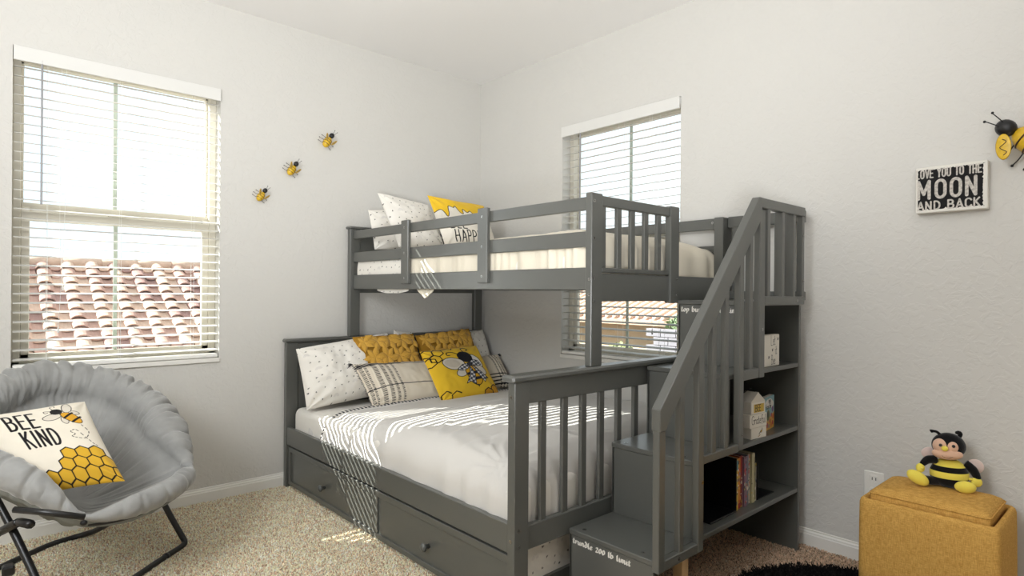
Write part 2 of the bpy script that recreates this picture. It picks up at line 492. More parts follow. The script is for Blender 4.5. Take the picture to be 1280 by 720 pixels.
# carpet tufts over the seen floor
def tufts(name, xr, yr, n, hgt, rad, cols, mt, seed, inside=None, z=0, lean=.6, gain=1.):
    rs = np.random.RandomState(seed)
    x = rs.uniform(*xr, n); y = rs.uniform(*yr, n)
    if inside is not None: k = inside(x, y); x, y = x[k], y[k]
    n = len(x); h = hgt * rs.uniform(.6, 1.15, n); r = rad * rs.uniform(.65, 1.1, n)
    a = rs.uniform(0, 6.28, n); ln = lean * h * rs.uniform(.2, 1, n); la = rs.uniform(0, 6.28, n)
    V = np.zeros((n, 6, 3)); mx = x + np.cos(la) * ln * .5; my = y + np.sin(la) * ln * .5
    for k in range(3):
        q = a + k * 2.094
        V[:, k, 0] = x + r * .6 * np.cos(q); V[:, k, 1] = y + r * .6 * np.sin(q); V[:, k, 2] = z
        V[:, k + 3, 0] = mx + r * np.cos(q) + np.cos(la) * ln * .5; V[:, k + 3, 1] = my + r * np.sin(q) + np.sin(la) * ln * .5; V[:, k + 3, 2] = z + h * (.85 + .15 * (k == 0))
    i = np.arange(n)[:, None] * 6
    Fq = np.concatenate([i + np.array([[0, 1, 4, 3]]), i + np.array([[1, 2, 5, 4]]), i + np.array([[2, 0, 3, 5]])]); Ft = (i + np.array([[3, 4, 5]]))
    F = [tuple(f) for f in Fq.tolist()] + [tuple(f) for f in Ft.tolist()]
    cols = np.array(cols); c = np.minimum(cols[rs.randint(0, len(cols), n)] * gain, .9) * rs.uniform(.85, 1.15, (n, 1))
    return part(name, (V.reshape(-1, 3), F), mt, colors=np.repeat(c, 6, 0), origin=(x.mean(), y.mean(), z))


TUFT = mat('carpet_tuft', (1, 1, 1, 1), .95, .1, vcol=True)
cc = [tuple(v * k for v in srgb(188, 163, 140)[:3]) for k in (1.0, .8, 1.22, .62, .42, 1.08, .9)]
o = tufts('carpet_pile', (-3.25, -1.46), (-1.95, -.015), 120000, .009, .0029, cc, TUFT, 3, gain=2.6)  # tuft colour raised to make up for shade between the tufts
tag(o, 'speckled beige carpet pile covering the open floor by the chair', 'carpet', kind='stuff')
o = tufts('carpet_pile', (-1.3, -.015), (-3.1, -2.03), 42000, .009, .0032, cc, TUFT, 4, gain=1.3)  # same carpet in a darker copy, shade by the shelves put into the colour
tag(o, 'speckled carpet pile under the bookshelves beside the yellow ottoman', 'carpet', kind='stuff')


# ------------------------------------------------------------------ windows: local frame (u along the wall, n into the wall, z)
def mapf(side):
    if side == 1: return lambda V: V                                     # u=x, n=y
    return lambda V: np.stack([V[:, 1], V[:, 0], V[:, 2]], 1)            # wall x=0: u=y, n=x


def wbox(side, u0, u1, n0, n1, z0, z1, bev=0):
    V, F = box(u0, u1, n0, n1, z0, z1, bev); return mapf(side)(V), (F if side == 1 else [f[::-1] for f in F])


def window(side, W, name):
    u0, u1, z0, z1 = W; zc = (z0 + z1) / 2 + .0
    base = ((u0 + u1) / 2, .1, z0) if side == 1 else (.1, (u0 + u1) / 2, z0)
    t = thing(name, loc=base, kind='structure')
    f = .035; n0, n1 = .075, .145
    part('window_frame', merge([wbox(side, u0, u0 + f, n0, n1, z0, z1, .003), wbox(side, u1 - f, u1, n0, n1, z0, z1, .003),
                                wbox(side, u0, u1, n0, n1, z1 - f, z1, .003), wbox(side, u0, u1, n0, n1, z0, z0 + f, .003)]), VINYL, t)
    a0, a1, b0, b1 = u0 + f, u1 - f, z0 + f, z1 - f
    s = .034
    lo = merge([wbox(side, a0, a0 + s, .08, .108, b0, zc + .02, .003), wbox(side, a1 - s, a1, .08, .108, b0, zc + .02, .003),
                wbox(side, a0, a1, .08, .108, b0, b0 + s, .003), wbox(side, a0, a1, .078, .108, zc - .045, zc + .0, .003)])
    sl = part('lower_sash', lo, VINYL, t)
    hi = merge([wbox(side, a0, a0 + .012, .112, .135, zc, b1, .002), wbox(side, a1 - .012, a1, .112, .135, zc, b1, .002),
                wbox(side, a0, a1, .112, .135, b1 - .012, b1, .002), wbox(side, a0, a1, .100, .138, zc - .003, zc + .042, .003)])
    su = part('upper_sash', hi, VINYL, t)
    um = (u0 + u1) / 2 + (-.03 if side == 1 else -.02)
    part('muntin', wbox(side, um - .009, um + .009, .090, .100, b0 + s, zc - .04, .002), mat('muntin', srgb(178, 188, 176) if side == 1 else srgb(120, 124, 124), .5), sl)
    part('muntin', wbox(side, um - .009, um + .009, .118, .128, zc + .04, b1, .002), MATS['muntin'], su)
    part('glass_pane', wbox(side, a0 + s, a1 - s, .094, .097, b0 + s, zc - .04), GLASS, sl)
    part('glass_pane', wbox(side, a0, a1, .122, .125, zc + .04, b1), GLASS, su)
    part('sash_lock', wbox(side, um - .035, um + .035, .070, .1, zc + .0, zc + .014, .004), VINYL, sl)
    part('window_sill', wbox(side, u0 - .0, u1 + .0, -.012, .12, z0 - .02, z0 + .003, .0015), TRIM, t)
    return t


window(1, W1, 'window_1'); window(2, W2, 'window_2')


def blind(side, W, label, wand_u, tilt):
    u0, u1, z0, z1 = W; g = .006
    base = ((u0 + u1) / 2, .03, z0) if side == 1 else (.03, (u0 + u1) / 2, z0)
    t = thing('window_blind', label, 'window blind', base)
    part('headrail', wbox(side, u0 + g, u1 - g, .004, .06, z1 - .045, z1 - .002, .002), BLIND, t)
    part('valance', wbox(side, u0 + .002, u1 - .002, -.016, -.006, z1 - .068, z1 - .001, .002), mat('valance_white', srgb(222, 221, 217), .5), t)
    part('bottom_rail', wbox(side, u0 + g, u1 - g, -.004, .05, z0 + .006, z0 + .026, .004), BLIND, t)
    cn, sn = math.cos(tilt), math.sin(tilt); d = .0215; V = []
    # slat: inner (room side) edge low, slightly crowned
    prof = [(-d, -.0012), (-d * .5, .0014), (0, .0022), (d * .5, .0014), (d, -.0012), (d, .0006 - .0024 + .0008), (0, .0002), (-d, -.0032)]
    pts = [(a * cn - b * sn, a * sn + b * cn) for a, b in prof]; nP = len(pts)
    nsl = int((z1 - .075 - z0 - .035) / .0445); zs = [z0 + .05 + (z1 - .085 - z0 - .05) * k / nsl for k in range(nsl + 1)]
    src = None
    for z in zs:
        if src is None:
            V = [(u, .028 + a, z + b) for u in (u0 + g, u1 - g) for a, b in pts]
            F = [tuple(range(nP))[::-1], tuple(range(nP, 2 * nP))] + [(i, (i + 1) % nP, (i + 1) % nP + nP, i + nP) for i in range(nP)]
            V = mapf(side)(np.array(V)); src = part('slat', (V, F if side == 1 else [f[::-1] for f in F]), mat('slat_offwhite', srgb(208, 206, 200), .45, .4), t); zf = z
        else:
            o = src.copy(); C.objects.link(o); o.parent = t; o.location = (0, 0, z - zf)
    for u in (u0 + .13, (u0 + u1) / 2 - .02, u1 - .13):
        L = []
        for n in (-.0, .054):
            p = (u, n, z0 + .02), (u, n, z1 - .05)
            V, F = tube(p, .0009, 5); L.append((mapf(side)(V), F))
        part('ladder_cord', merge(L), CORD, t)
    V, F = tube([(wand_u, -.012, z1 - .05), (wand_u, -.014, z1 - .72)], .0042, 8); part('tilt_wand', (mapf(side)(V), F), mat('wand_plastic', srgb(150, 150, 152), .3), t)
    for q, k in ((.018, 0), (.0, 1)):
        V, F = tube(spline([(u0 + .18 + q, -.008, z1 - .06), (u0 + .175 + q, -.01, z1 - .8), (u0 + .19 - q, -.006, z0 + .2 + .2 * k)], 8), .0009, 5)
        part('lift_cord', (mapf(side)(V), F), CORD, t)
        V, F = tube([(u0 + .19 - q, -.006, z0 + .2 + .2 * k), (u0 + .19 - q, -.006, z0 + .17 + .2 * k)], [.002, .005], 8); part('cord_tassel', (mapf(side)(V), F), CORD, t)
    return t


blind(1, W1, 'white slatted blind in the wide window above the grey chair', W1[0] + .105, math.radians(7))
blind(2, W2, 'white slatted blind in the window behind the bunk bed', W2[0] + .12 + .6, math.radians(8))

# ------------------------------------------------------------------ outside
STUCCO = mat('house_stucco', srgb(206, 186, 158), .9, .1, var=.05, vscale=3, bump=.3, bscale=30)
GRND = mat('yard_gravel', srgb(112, 108, 98), .95, .1, var=.12, vscale=5)
TILE = [mat('clay_tile_%s' % n, c, .85, .15, var=.14, vscale=8) for n, c in (('rose', srgb(190, 156, 142)), ('sand', srgb(210, 182, 162)), ('dusk', srgb(168, 136, 128)))]
st('ground', box(-30, 40, .3, 60, -3.3, -3.2), GRND)
st('ground', box(.3, 40, -40, .3, -3.3, -3.2), GRND)


def barrel(wd, ln, rise, th, n=8):
    """S-tile: barrel and pan, running along +v, u across; local coords (u,v,h)"""
    top = []
    for k in range(n + 1):
        a = math.pi * k / n; top.append((wd * .30 * -math.cos(a) + wd * .30, rise * math.sin(a)))
    for k in range(1, 4): top.append((wd * (.60 + .42 * k / 3), -rise * .25 * math.sin(math.pi * k / 3)))
    P = top + [(u, h - th) for u, h in reversed(top)]; N = len(P)
    V = [(u, v, h * (1 if v == 0 else .8) + (.045 if v == 0 else 0)) for v in (0, ln) for u, h in P]
    m_ = len(top); F = []
    for i in range(m_ - 1):
        F.append((i, i + 1, i + 1 + N, i + N)); j = N - 1 - i
        F.append((j, j - 1, j - 1 + N, j + N)); F.append((i, j, j - 1, i + 1)); F.append((i + N, i + 1 + N, j - 1 + N, j + N))
    F.append((0, N, 2 * N - 1, N - 1)); F.append((m_ - 1, m_, m_ + N, m_ - 1 + N))
    return np.array(V, float), F


house = thing('neighbour_house', 'neighbouring house with pale rose barrel-tiled roof seen through the wide window', 'house', (-3, 9, -3.2))
tw, ex = .365, .29; pitch = math.radians(30); yr, zr = 10.35, 1.60; slen = ex * 15
cp, sp = math.cos(pitch), math.sin(pitch)
deck = prism([(yr, zr), (yr - slen * cp, zr - slen * sp), (yr - slen * cp, zr - slen * sp - .18), (yr, zr - .2)], 'x', -9, 3); part('roof_deck', deck, mat('roof_underlay', srgb(150, 118, 108), .9), house)
part('wall', box(-8.6, 2.6, yr - slen * cp + .4, yr + 3, -3.2, zr - slen * sp - .05), STUCCO, house)
part('roof_slope', prism([(yr, zr), (yr + 3.8, zr - 2.2), (yr + 3.8, zr - 2.4), (yr, zr - .2)], 'x', -9, 3), MATS['roof_underlay'], house)
bv, bf = barrel(tw, ex * 1.18, .085, .024); kinds = []
rs = random.Random(5)
for mt in TILE:
    kinds.append(None)
xs0 = -6.4; cnt = 0
for r in range(11):
    for c_ in range(23):
        k = rs.choice((0, 0, 1, 1, 2))
        v = (r + 0) * ex
        px_, py_, pz_ = xs0 + c_ * tw, yr - (v + ex) * cp, zr - (v + ex) * sp + .02
        if kinds[k] is None:
            Q = np.stack([bv[:, 0] - 0, bv[:, 1] * cp - bv[:, 2] * sp, bv[:, 1] * sp + bv[:, 2] * cp], 1)
            me_o = part('roof_tile', (Q + np.array(wloc(house)), bf), TILE[k], house, smooth=False); kinds[k] = me_o; o = me_o
        else:
            o = kinds[k].copy(); C.objects.link(o); o.parent = house
        o.location = (px_ + rs.uniform(-.01, .01) + 3, py_ - 9 + rs.uniform(-.012, .012), pz_ + 3.2 + rs.uniform(-.004, .01)); o.rotation_euler = (0, rs.uniform(-.02, .02), rs.uniform(-.015, .015))
first = None
for c_ in range(14):
    V, F = tube([(-6.4 + c_ * .6, yr + .02, zr + .03), (-5.74 + c_ * .6, yr + .02, zr + .055)], [.12, .10], 10)
    if first is None: first = part('ridge_tile', (V, F), TILE[1], house, smooth=True)
    else:
        o = first.copy(); C.objects.link(o); o.parent = house; o.location = (c_ * .6, 0, 0)

h2 = thing('tan_house', 'tan stucco house with low tiled roof outside the window behind the bunk bed', 'house', (12, 1, -3.2))
part('wall', box(11, 18, -3.05, 12, -3.2, .55), STUCCO, h2)
pt2 = math.radians(18); L2 = 4.0
part('roof_deck', prism([(10.3, .46), (10.3 + L2 * math.cos(pt2), .46 + L2 * math.sin(pt2)), (10.3 + L2 * math.cos(pt2), .3 + L2 * math.sin(pt2)), (10.3, .3)], 'y', -3.6, 12) if False else
     (lambda VF: (VF[0], VF[1]))(prism([(10.3, .46), (10.3 + L2 * math.cos(pt2), .46 + L2 * math.sin(pt2)), (18, .3), (10.3, .3)], 'y', -3.6, 12)), TILE[0], h2)
tv, tf = [], []
LL = []
for c_ in range(60):
    y_ = -3.6 + c_ * .26
    a = np.array([10.28, y_, .49]); b = np.array([10.3 + L2 * math.cos(pt2), y_, .49 + L2 * math.sin(pt2)])
    LL.append(tube([a, b], .075, 8))
o = part('roof_tile_rows', merge(LL), TILE[1], h2, smooth=True); o['kind'] = 'stuff'
part('fascia_board', box(10.26, 10.34, -3.6, 12, .30, .44), mat('fascia', srgb(180, 150, 130), .8), h2)
part('window_frame', box(10.95, 11.02, 3.2, 4.6, -1.2, .0), mat('dark_glass', srgb(90, 92, 98), .2), h2)
fence = thing('block_wall', 'pale grey block wall standing beside the tan house outside', 'wall', (9.5, 2.5, -3.2))
BLOCK = mat('grey_block', srgb(132, 130, 136), .9, .1, var=.06, vscale=4, bump=.3, bscale=60)
bsrc = None
for r in range(11):
    for c_ in range(13):
        yb = 5.15 - (c_ + (r % 2) * .5) * .42; zb = -1.9 + r * .2
        if bsrc is None: bsrc = part('block', box(9.42, 9.6, yb - .41, yb, zb, zb + .19, .008), BLOCK, fence); b0 = (yb, zb)
        else:
            o = bsrc.copy(); C.objects.link(o); o.parent = fence; o.location = (0, yb - b0[0], zb - b0[1])
part('footing', box(9.45, 9.57, -.5, 5.1, -3.2, -1.9), BLOCK, fence)


def leafy(name, c, r, n, col, seed, label, cat):
    rs = np.random.RandomState(seed); d = rs.normal(size=(n, 3)); d /= np.linalg.norm(d, axis=1)[:, None]
    P = d * (np.array(r) * rs.uniform(.6, 1, (n, 1))) + np.array(c); V = []; F = []
    for i in range(n):
        a = rs.normal(size=3); a /= np.linalg.norm(a); b = np.cross(a, d[i]); b /= np.linalg.norm(b) + 1e-9; q = .07
        V += [P[i] - a * q, P[i] + b * q * .5, P[i] + a * q, P[i] - b * q * .5]; F.append((4 * i, 4 * i + 1, 4 * i + 2, 4 * i + 3))
    t = thing(name, label, cat, (c[0], c[1], -3.2))
    o = part('foliage', (np.array(V), F), mat(name + '_leaf', col, .8), t); o['kind'] = 'stuff'
    part('stem', tube([(c[0], c[1], -3.2), (c[0], c[1], c[2])], .05, 8), mat('bark', srgb(96, 80, 64), .9), t)


leafy('round_shrub', (9.0, 5.6, -.42), (.35, .45, .35), 1500, srgb(150, 160, 110), 1, 'olive green shrub growing in front of the tan house wall', 'shrub')
leafy('spreading_tree', (10.4, 4.2, .35), (.5, 1.0, .35), 3000, srgb(128, 150, 110), 2, 'green leafy tree rising behind the pale block wall', 'tree')

# ------------------------------------------------------------------ bunk bed
bed = thing('bunk_bed', 'dark grey painted wooden bunk bed with slatted guard rails and footboard', 'bunk bed', (-.76, -1.02, 0))


def bp(name, *a, bev=.003, parent=bed, **k): return part(name, box(*a, bev), GREY, parent, **k)


XS = -1.50
FB = -2.047
# lower headboard (against wall_left) and footboard
for x in (XS, -.085): bp('headboard_post', x, x + .07, -.055, -.018, 0, .855)
bp('headboard_panel', XS + .07, -.085, -.045, -.025, .30, .85)
part('headboard_cap', box(XS - .012, -.012, -.068, -.016, .855, .876, .006), GREY, bed)
for x in (XS, -.085): bp('footboard_post', x, x + .07, FB, FB + .037, 0, .852)
part('footboard_cap', box(XS - .018, -.012, FB - .012, FB + .055, .852, .876, .007), GREY, bed)
bp('footboard_top_rail', XS + .07, -.085, FB + .006, FB + .030, .772, .852)
bp('footboard_bottom_rail', XS + .07, -.085, FB + .006, FB + .030, .258, .345)
sxs = [-1.364, -1.249, -1.144, -1.037, -.926, -.812, -.70, -.59, -.48, -.37, -.26, -.15]
for x in sxs: bp('baluster', x, x + .030, FB + .010, FB + .027, .34, .775, bev=.002)
bp('side_rail', XS + .004, XS + .028, FB + .037, -.055, .256, .359)
bp('side_rail', -.05, -.026, FB + .037, -.055, .256, .359)
for i in range(11):
    y = -.2 - i * .17; bp('bed_slat', XS + .03, -.05, y - .035, y + .035, .26, .278, bev=0)
# upper bunk
XU = -1.105; XW = -.032
for x in (XU, -.10): bp('headboard_post', x, x + .068, -.07, -.03, .876, 1.555)
bp('headboard_rail', XU + .068, -.10, -.06, -.04, 1.41, 1.535)
bp('headboard_rail', XU + .068, -.10, -.06, -.04, 1.15, 1.345)
part('headboard_cap', box(XU - .012, -.02, -.08, -.022, 1.553, 1.570, .005), GREY, bed)
bp('footboard_post', XU, XU + .068, FB, FB + .032, .876, 1.552)
bp('footboard_post', -.568, -.500, FB - .004, FB + .028, 1.118, 1.552)
bp('corner_post', -.103, -.02, FB + .0, FB + .05, .876, 1.545)
bp('end_rail', XU + .068, -.568, FB + .003, FB + .026, 1.505, 1.546)
bp('end_rail', XU + .068, -.568, FB + .003, FB + .026, 1.243, 1.262)
bp('end_panel', XU + .068, -.103, FB + .006, FB + .030, 1.128, 1.240)
for x in (-1.037, -.936, -.845, -.750, -.655): bp('baluster', x, x + .030, FB + .008, FB + .024, 1.255, 1.508, bev=.002)
XR = XU + .02
for (a, b) in ((1.489, 1.541), (1.343, 1.405)): bp('guard_rail', XR, XR + .02, FB + .03, -.07, a, b)
bp('upper_side_rail', XR, XR + .022, FB + .03, -.07, 1.174, 1.262)
for y in (-.736, -1.414): bp('guard_block', XU, XR + .001, y, y + .072, 1.205, 1.556)
for (a, b) in ((1.49, 1.547), (1.345, 1.407), (1.174, 1.262)): bp('wall_side_rail', -.052, -.032, FB + .05, -.07, a, b)
for i in range(12):
    y = -.16 - i * .162; bp('bunk_slat', XR + .022, -.052, y - .035, y + .035, 1.185, 1.203, bev=0)
# screws
ssrc = None


def screw(p, d, parent=bed, r=.0062):
    """disc screw head at p facing direction d ('x' = towards -x, 'y' = towards -y, 'z' up)"""
    global ssrc
    if ssrc is None:
        V1, F1 = tube([(0, 0, 0), (0, 0, .0016)], 1.0, 14); V1[:, :2] *= .0062
        V2, F2 = tube([(0, 0, .0010), (0, 0, .0019)], 1.0, 6); V2[:, :2] *= .0026
        me = bpy.data.meshes.new('screw'); V, F = merge([(V1, F1), (V2, F2)]); me.from_pydata(V.tolist(), [], F)
        me.materials.append(CHROME); me.materials.append(SCRD)
        for q in me.polygons: q.material_index = 1 if q.index >= len(F1) else 0
        ssrc = bpy.data.objects.new('screw', me); o = ssrc
    else: o = ssrc.copy()
    C.objects.link(o); o.parent = parent; o.location = Vector(p) - wloc(parent)
    o.rotation_euler = {'x': (0, -math.pi / 2, 0), 'y': (math.pi / 2, 0, 0), 'z': (0, 0, 0)}[d]; o.scale = (r / .0062, r / .0062, 1)


for y in (-.70, -1.378):
    for z in (1.235, 1.374, 1.515): screw((XU, y, z), 'x')
for z in (1.215, 1.275): screw((XU, FB + .010, z - .06), 'x')
for z in (1.52, 1.375, 1.22, 1.13): screw((XU + .015, FB, z), 'y')
for z in (.80, .304): screw((XS, FB + .017, z), 'x')
for z in (.34, .285): screw((XS + .022, FB, z), 'y')
screw((XS, -.045, .30), 'x')
for z in (1.155, 1.225): screw((-.52, FB - .004, z), 'y')
for z in (1.525, 1.375): screw((-.052, -1.96, z), 'x')
# pull-out trundle
tr = thing('trundle_drawer_bed', 'grey pull-out trundle with two panelled fronts under the bunk bed', 'trundle bed', (-.8, -1.03, 0))
tz0, tz1 = .022, .243; xt = XS + .012
for (ya, yb) in ((-2.005, -1.071), (-1.067, -.062)):
    f = part('drawer_front', box(xt + .008, xt + .022, ya, yb, tz0, tz1, .001), GREY, tr)
    r_ = .028
    for q in (box(xt, xt + .010, ya, yb, tz1 - r_, tz1, .0015), box(xt, xt + .010, ya, yb, tz0, tz0 + .024, .0015),
              box(xt, xt + .010, ya, ya + r_ * .6, tz0 + .024, tz1 - r_, 0), box(xt, xt + .010, yb - r_, yb, tz0 + .024, tz1 - r_, 0)):
        part('frame_strip', q, GREY, f)
    ym = -.535 if yb > -1 else -1.507
    V, F = tube([(xt + .008, ym, .118), (xt - .008, ym, .118), (xt - .010, ym, .118), (xt - .018, ym, .118), (xt - .026, ym, .118), (xt - .030, ym, .118)], [.009, .008, .013, .0185, .0155, .004], 16)
    part('knob', (V, F), mat('grey_knob', srgb(88, 90, 88), .3), f, smooth=True)
for i in range(3): part('crossbar', box(xt + .022, -.1, -.3 - .7 * i, -.26 - .7 * i, .04, .09), GREY, tr)
part('end_board', box(xt + .03, -.1, -1.985, -1.965, .03, .10), GREY, tr)


# speckled cotton
def speckle(p, seed, pitch=.052, size=.0085, dark=srgb(52, 50, 50), arcs=True):
    rs = np.random.RandomState(seed)
    ny_ = int(p.h / pitch) + 2; nx_ = int(p.w / pitch) + 2
    for j in range(ny_):
        for i in range(nx_):
            x = -p.w / 2 + (i + .5 * (j % 2)) * pitch + rs.uniform(-.25, .25) * pitch; y = -p.h / 2 + j * pitch * .9 + rs.uniform(-.25, .25) * pitch
            if arcs and (i * 3 + j * 5) % 7 == 0:
                for r in (.006, .011, .016): p.stroke(arc(x, y, r, r, 0, 180, 8), .0022, srgb(206, 202, 198))
                continue
            a = rs.uniform(0, 6.28); p.poly([(x + size * math.cos(a + q) * (.62 if k else .8), y + size * math.sin(a + q) * (.62 if k else .8)) for k, q in enumerate((0, 2.2, 4.1))], dark)


COTTON = srgb(236, 232, 224)
# trundle mattress (seen below the footboard)
def softbox(x0, x1, y0, y1, z0, z1, r=.03, n=14, seed=0, amp=.004):
    """rounded, slightly wrinkled mattress block"""
    cx, cy, cz = (x0 + x1) / 2, (y0 + y1) / 2, (z0 + z1) / 2; hx, hy, hz = (x1 - x0) / 2, (y1 - y0) / 2, (z1 - z0) / 2
    bm = bmesh.new(); bmesh.ops.create_cube(bm, size=2)
    for v in bm.verts: v.co = Vector((v.co.x * hx, v.co.y * hy, v.co.z * hz))
    bmesh.ops.bevel(bm, geom=list(bm.edges), offset=r, segments=4, affect='EDGES', profile=.5)
    bmesh.ops.triangulate(bm, faces=[f for f in bm.faces if len(f.verts) > 4])
    for _ in range(3): bmesh.ops.subdivide_edges(bm, edges=[e for e in bm.edges if e.calc_length() > .08], cuts=1, use_grid_fill=True)
    bmesh.ops.triangulate(bm, faces=bm.faces)
    bm.verts.index_update(); V = np.array([v.co[:] for v in bm.verts]); F = [tuple(v.index for v in f.verts) for f in bm.faces]; bm.free()
    V[:, 2] += amp * fbm(V[:, 0] * 2 + 3, V[:, 1] * 2, seed); V[:, 0] += amp * .6 * fbm(V[:, 1] * 3, V[:, 2] * 3, seed + 1)
    return V + np.array([cx, cy, cz]), F


def sheetpatch(fn, w_, h_, nx, ny, seed, pitch=.052):
    p = Paint(w_, h_, nx, ny, COTTON); speckle(p, seed, pitch)
    V = fn(p.X, p.Y); return (V.reshape(-1, 3), grid(nx, ny)), p.C.reshape(-1, 3)


tm = part('mattress', softbox(-1.44, -.12, -1.96, -.1, .09, .235, .03), SHEETW, tr, smooth=True)
VF, col = sheetpatch(lambda X, Y: np.stack([-.78 + X, -1.962 - .010 * np.cos(Y / .3 * 3) + .006 * fbm(X * 3, Y * 4, 8), .135 + Y], -1), 1.32, .22, 300, 60, 4)
part('fitted_sheet', VF, PRINT, tm, smooth=True, colors=col)
# lower mattress and bedding
lm = tag(part('mattress', softbox(-1.465, -.055, -2.0, -.075, .28, .475, .04, seed=3), SHEETW, smooth=True), 'white sheeted mattress filling the wide lower bunk', 'mattress')


def quilt(name, xr, yr, top, z_side, z_foot, seed, mt, nx=150, ny=170, sidefall=.10, footfall=.10, amp=.007, thick=None, headroll=.0, sideeast=False, origin=None, parent=None):
    """draped cover: top height function, falls over the -x side and over the foot (-y)"""
    u = np.linspace(0, 1, nx); v = np.linspace(0, 1, ny); U, Vv = np.meshgrid(u, v)
    # arc-length layout: u from the wall side to the open side then down
    xw, xo = xr; yh, yf = yr
    def fall(t, a, b, drop, r):
        """t 0..1 -> (plan position, drop) with a quarter round of radius r"""
        L1 = abs(b - a) - r; L2 = r * math.pi / 2; L3 = max(drop - r, 0); L = L1 + L2 + L3; s = t * L; sg = np.sign(b - a)
        q = np.clip((s - L1) / r, 0, math.pi / 2)
        pos = a + sg * (np.minimum(s, L1) + r * np.sin(q)); dr = r * (1 - np.cos(q)) + np.clip(s - L1 - L2, 0, None)
        return pos, dr
    X, dx = fall(U, xw, xo, top(xo * .9, (yh + yf) / 2) - z_side, sidefall)
    Y, dy = fall(Vv, yh, yf, top((xw + xo) / 2, yf * .95) - z_foot, footfall)
    Z0 = top(X, Y); hang = np.maximum(dx, dy)
    zmin = np.where(dx > dy, z_side, z_foot)
    Z = np.maximum(Z0 - np.sqrt(dx ** 2 + dy ** 2), zmin - .01)
    # corner rounding so both falls meet softly
    Wr = amp * fbm(X * 1.1 + .3, Y * 1.1, seed, 4) * np.clip(1 - hang / .1, .15, 1)
    # creases on the hanging parts
    fold = np.clip(dy / .12, 0, 1) * .010 * np.sin(X * 46 + 2.2 * np.sin(X * 9)) ; Y = Y - fold
    fold2 = np.clip(dx / .12, 0, 1) * .006 * np.sin(Y * 34 + 2 * np.sin(Y * 7) + seed); X = X - fold2
    Z = Z + Wr
    V = np.stack([X, Y, Z], -1).reshape(-1, 3)
    return V, grid(nx, ny)


def lowtop(x, y):
    y = np.asarray(y, float); x = np.asarray(x, float)
    return .497 + .062 * np.clip((-y - .45) / .7, 0, 1) ** 1.0 - .018 * np.clip((x + .75) / .7, -1, 1) ** 2 + .0 * x


def solid(o, t, offset=-1):
    md = o.modifiers.new('thick', 'SOLIDIFY'); md.thickness = t; md.offset = offset; return o


V, F = quilt('comforter', (-.058, -1.474), (-.50, -2.0), lowtop, .335, .335, 11, COMF, sidefall=.13, footfall=.13)
# pulled creases towards the foot-side corner
d = np.hypot(V[:, 0] + 1.42, (V[:, 1] + 1.92)); V[:, 2] += .006 * np.exp(-(d / .35) ** 2) * np.sin(np.arctan2(V[:, 1] + 1.92, V[:, 0] + 1.42) * 22)
for (ax, ay, bx_, by_, a) in ((-1.30, -1.78, -1.02, -1.50, .010), (-1.42, -1.80, -1.24, -1.66, .012), (-1.20, -1.90, -1.05, -1.66, .009), (-1.0, -1.92, -.95, -1.7, .008), (-1.40, -1.50, -1.0, -1.36, .013), (-1.38, -1.42, -1.15, -1.22, .008), (-1.43, -1.62, -1.1, -1.62, .007), (-.9, -.95, -.5, -1.0, .006), (-1.1, -1.1, -.6, -1.25, .005)):
    ex_, ey_ = bx_ - ax, by_ - ay; L_ = math.hypot(ex_, ey_); t_ = np.clip(((V[:, 0] - ax) * ex_ + (V[:, 1] - ay) * ey_) / L_ ** 2, 0, 1)
    dd = np.hypot(V[:, 0] - ax - t_ * ex_, V[:, 1] - ay - t_ * ey_); V[:, 2] += a * np.exp(-(dd / .016) ** 2) * np.sin(t_ * math.pi)
o = part('comforter', (V, F), COMF, smooth=True); solid(o, .012)
tag(o, 'white comforter spread over the wide lower bunk, striped by sunlight', 'comforter')
comf = o
# head edge: rolled hem with black and white braid, and the flat sheet beneath
xs_, zz = [], []
edge = V[:150].reshape(150, 3)
PIP = mat('braided_piping', srgb(30, 32, 40), .8)
n_ = PIP.node_tree.nodes; l_ = PIP.node_tree.links; wv = n_.new('ShaderNodeTexWave'); wv.bands_direction = 'DIAGONAL'; wv.inputs['Scale'].default_value = 26
cr_ = n_.new('ShaderNodeValToRGB'); cr_.color_ramp.interpolation = 'CONSTANT'; cr_.color_ramp.elements[0].color = srgb(34, 36, 44); cr_.color_ramp.elements[1].position = .62; cr_.color_ramp.elements[1].color = srgb(225, 222, 216)
tcx = n_.new('ShaderNodeTexCoord'); l_.new(tcx.outputs['Object'], wv.inputs['Vector']); l_.new(wv.outputs['Fac'], cr_.inputs['Fac']); l_.new(cr_.outputs['Color'], n_['Principled BSDF'].inputs['Base Color'])
part('braided_edge', tube([e + np.array([-.003, .004, .007]) for e in edge[::2]], .0075, 8), PIP, comf, smooth=True, label='black and white braided edge')
part('turned_hem', tube([e + np.array([0, -.004, -.004]) for e in edge[::2]], .0105, 8), COMF, comf, smooth=True)
V2, F2 = quilt('sheet', (-.062, -1.466), (-.30, -.60), lambda x, y: lowtop(x, y) - .012, .345, .3, 19, SHEETW, nx=90, ny=30, sidefall=.10, footfall=.02, amp=.004)
V2[:, 2] = np.maximum(V2[:, 2], .34)
V2, F2 = quilt('sheet', (-.062, -1.468), (-.30, -.62), lambda x, y: lowtop(x, y) - .010, .345, .47, 19, SHEETW, nx=110, ny=30, sidefall=.11, footfall=.02, amp=.004)
tag(solid(part('flat_sheet', (V2, F2), mat('grey_sheet', srgb(212, 209, 205), .85, .2, sheen=.2), smooth=True), .006), 'pale grey flat sheet folded out above the lower comforter', 'sheet')

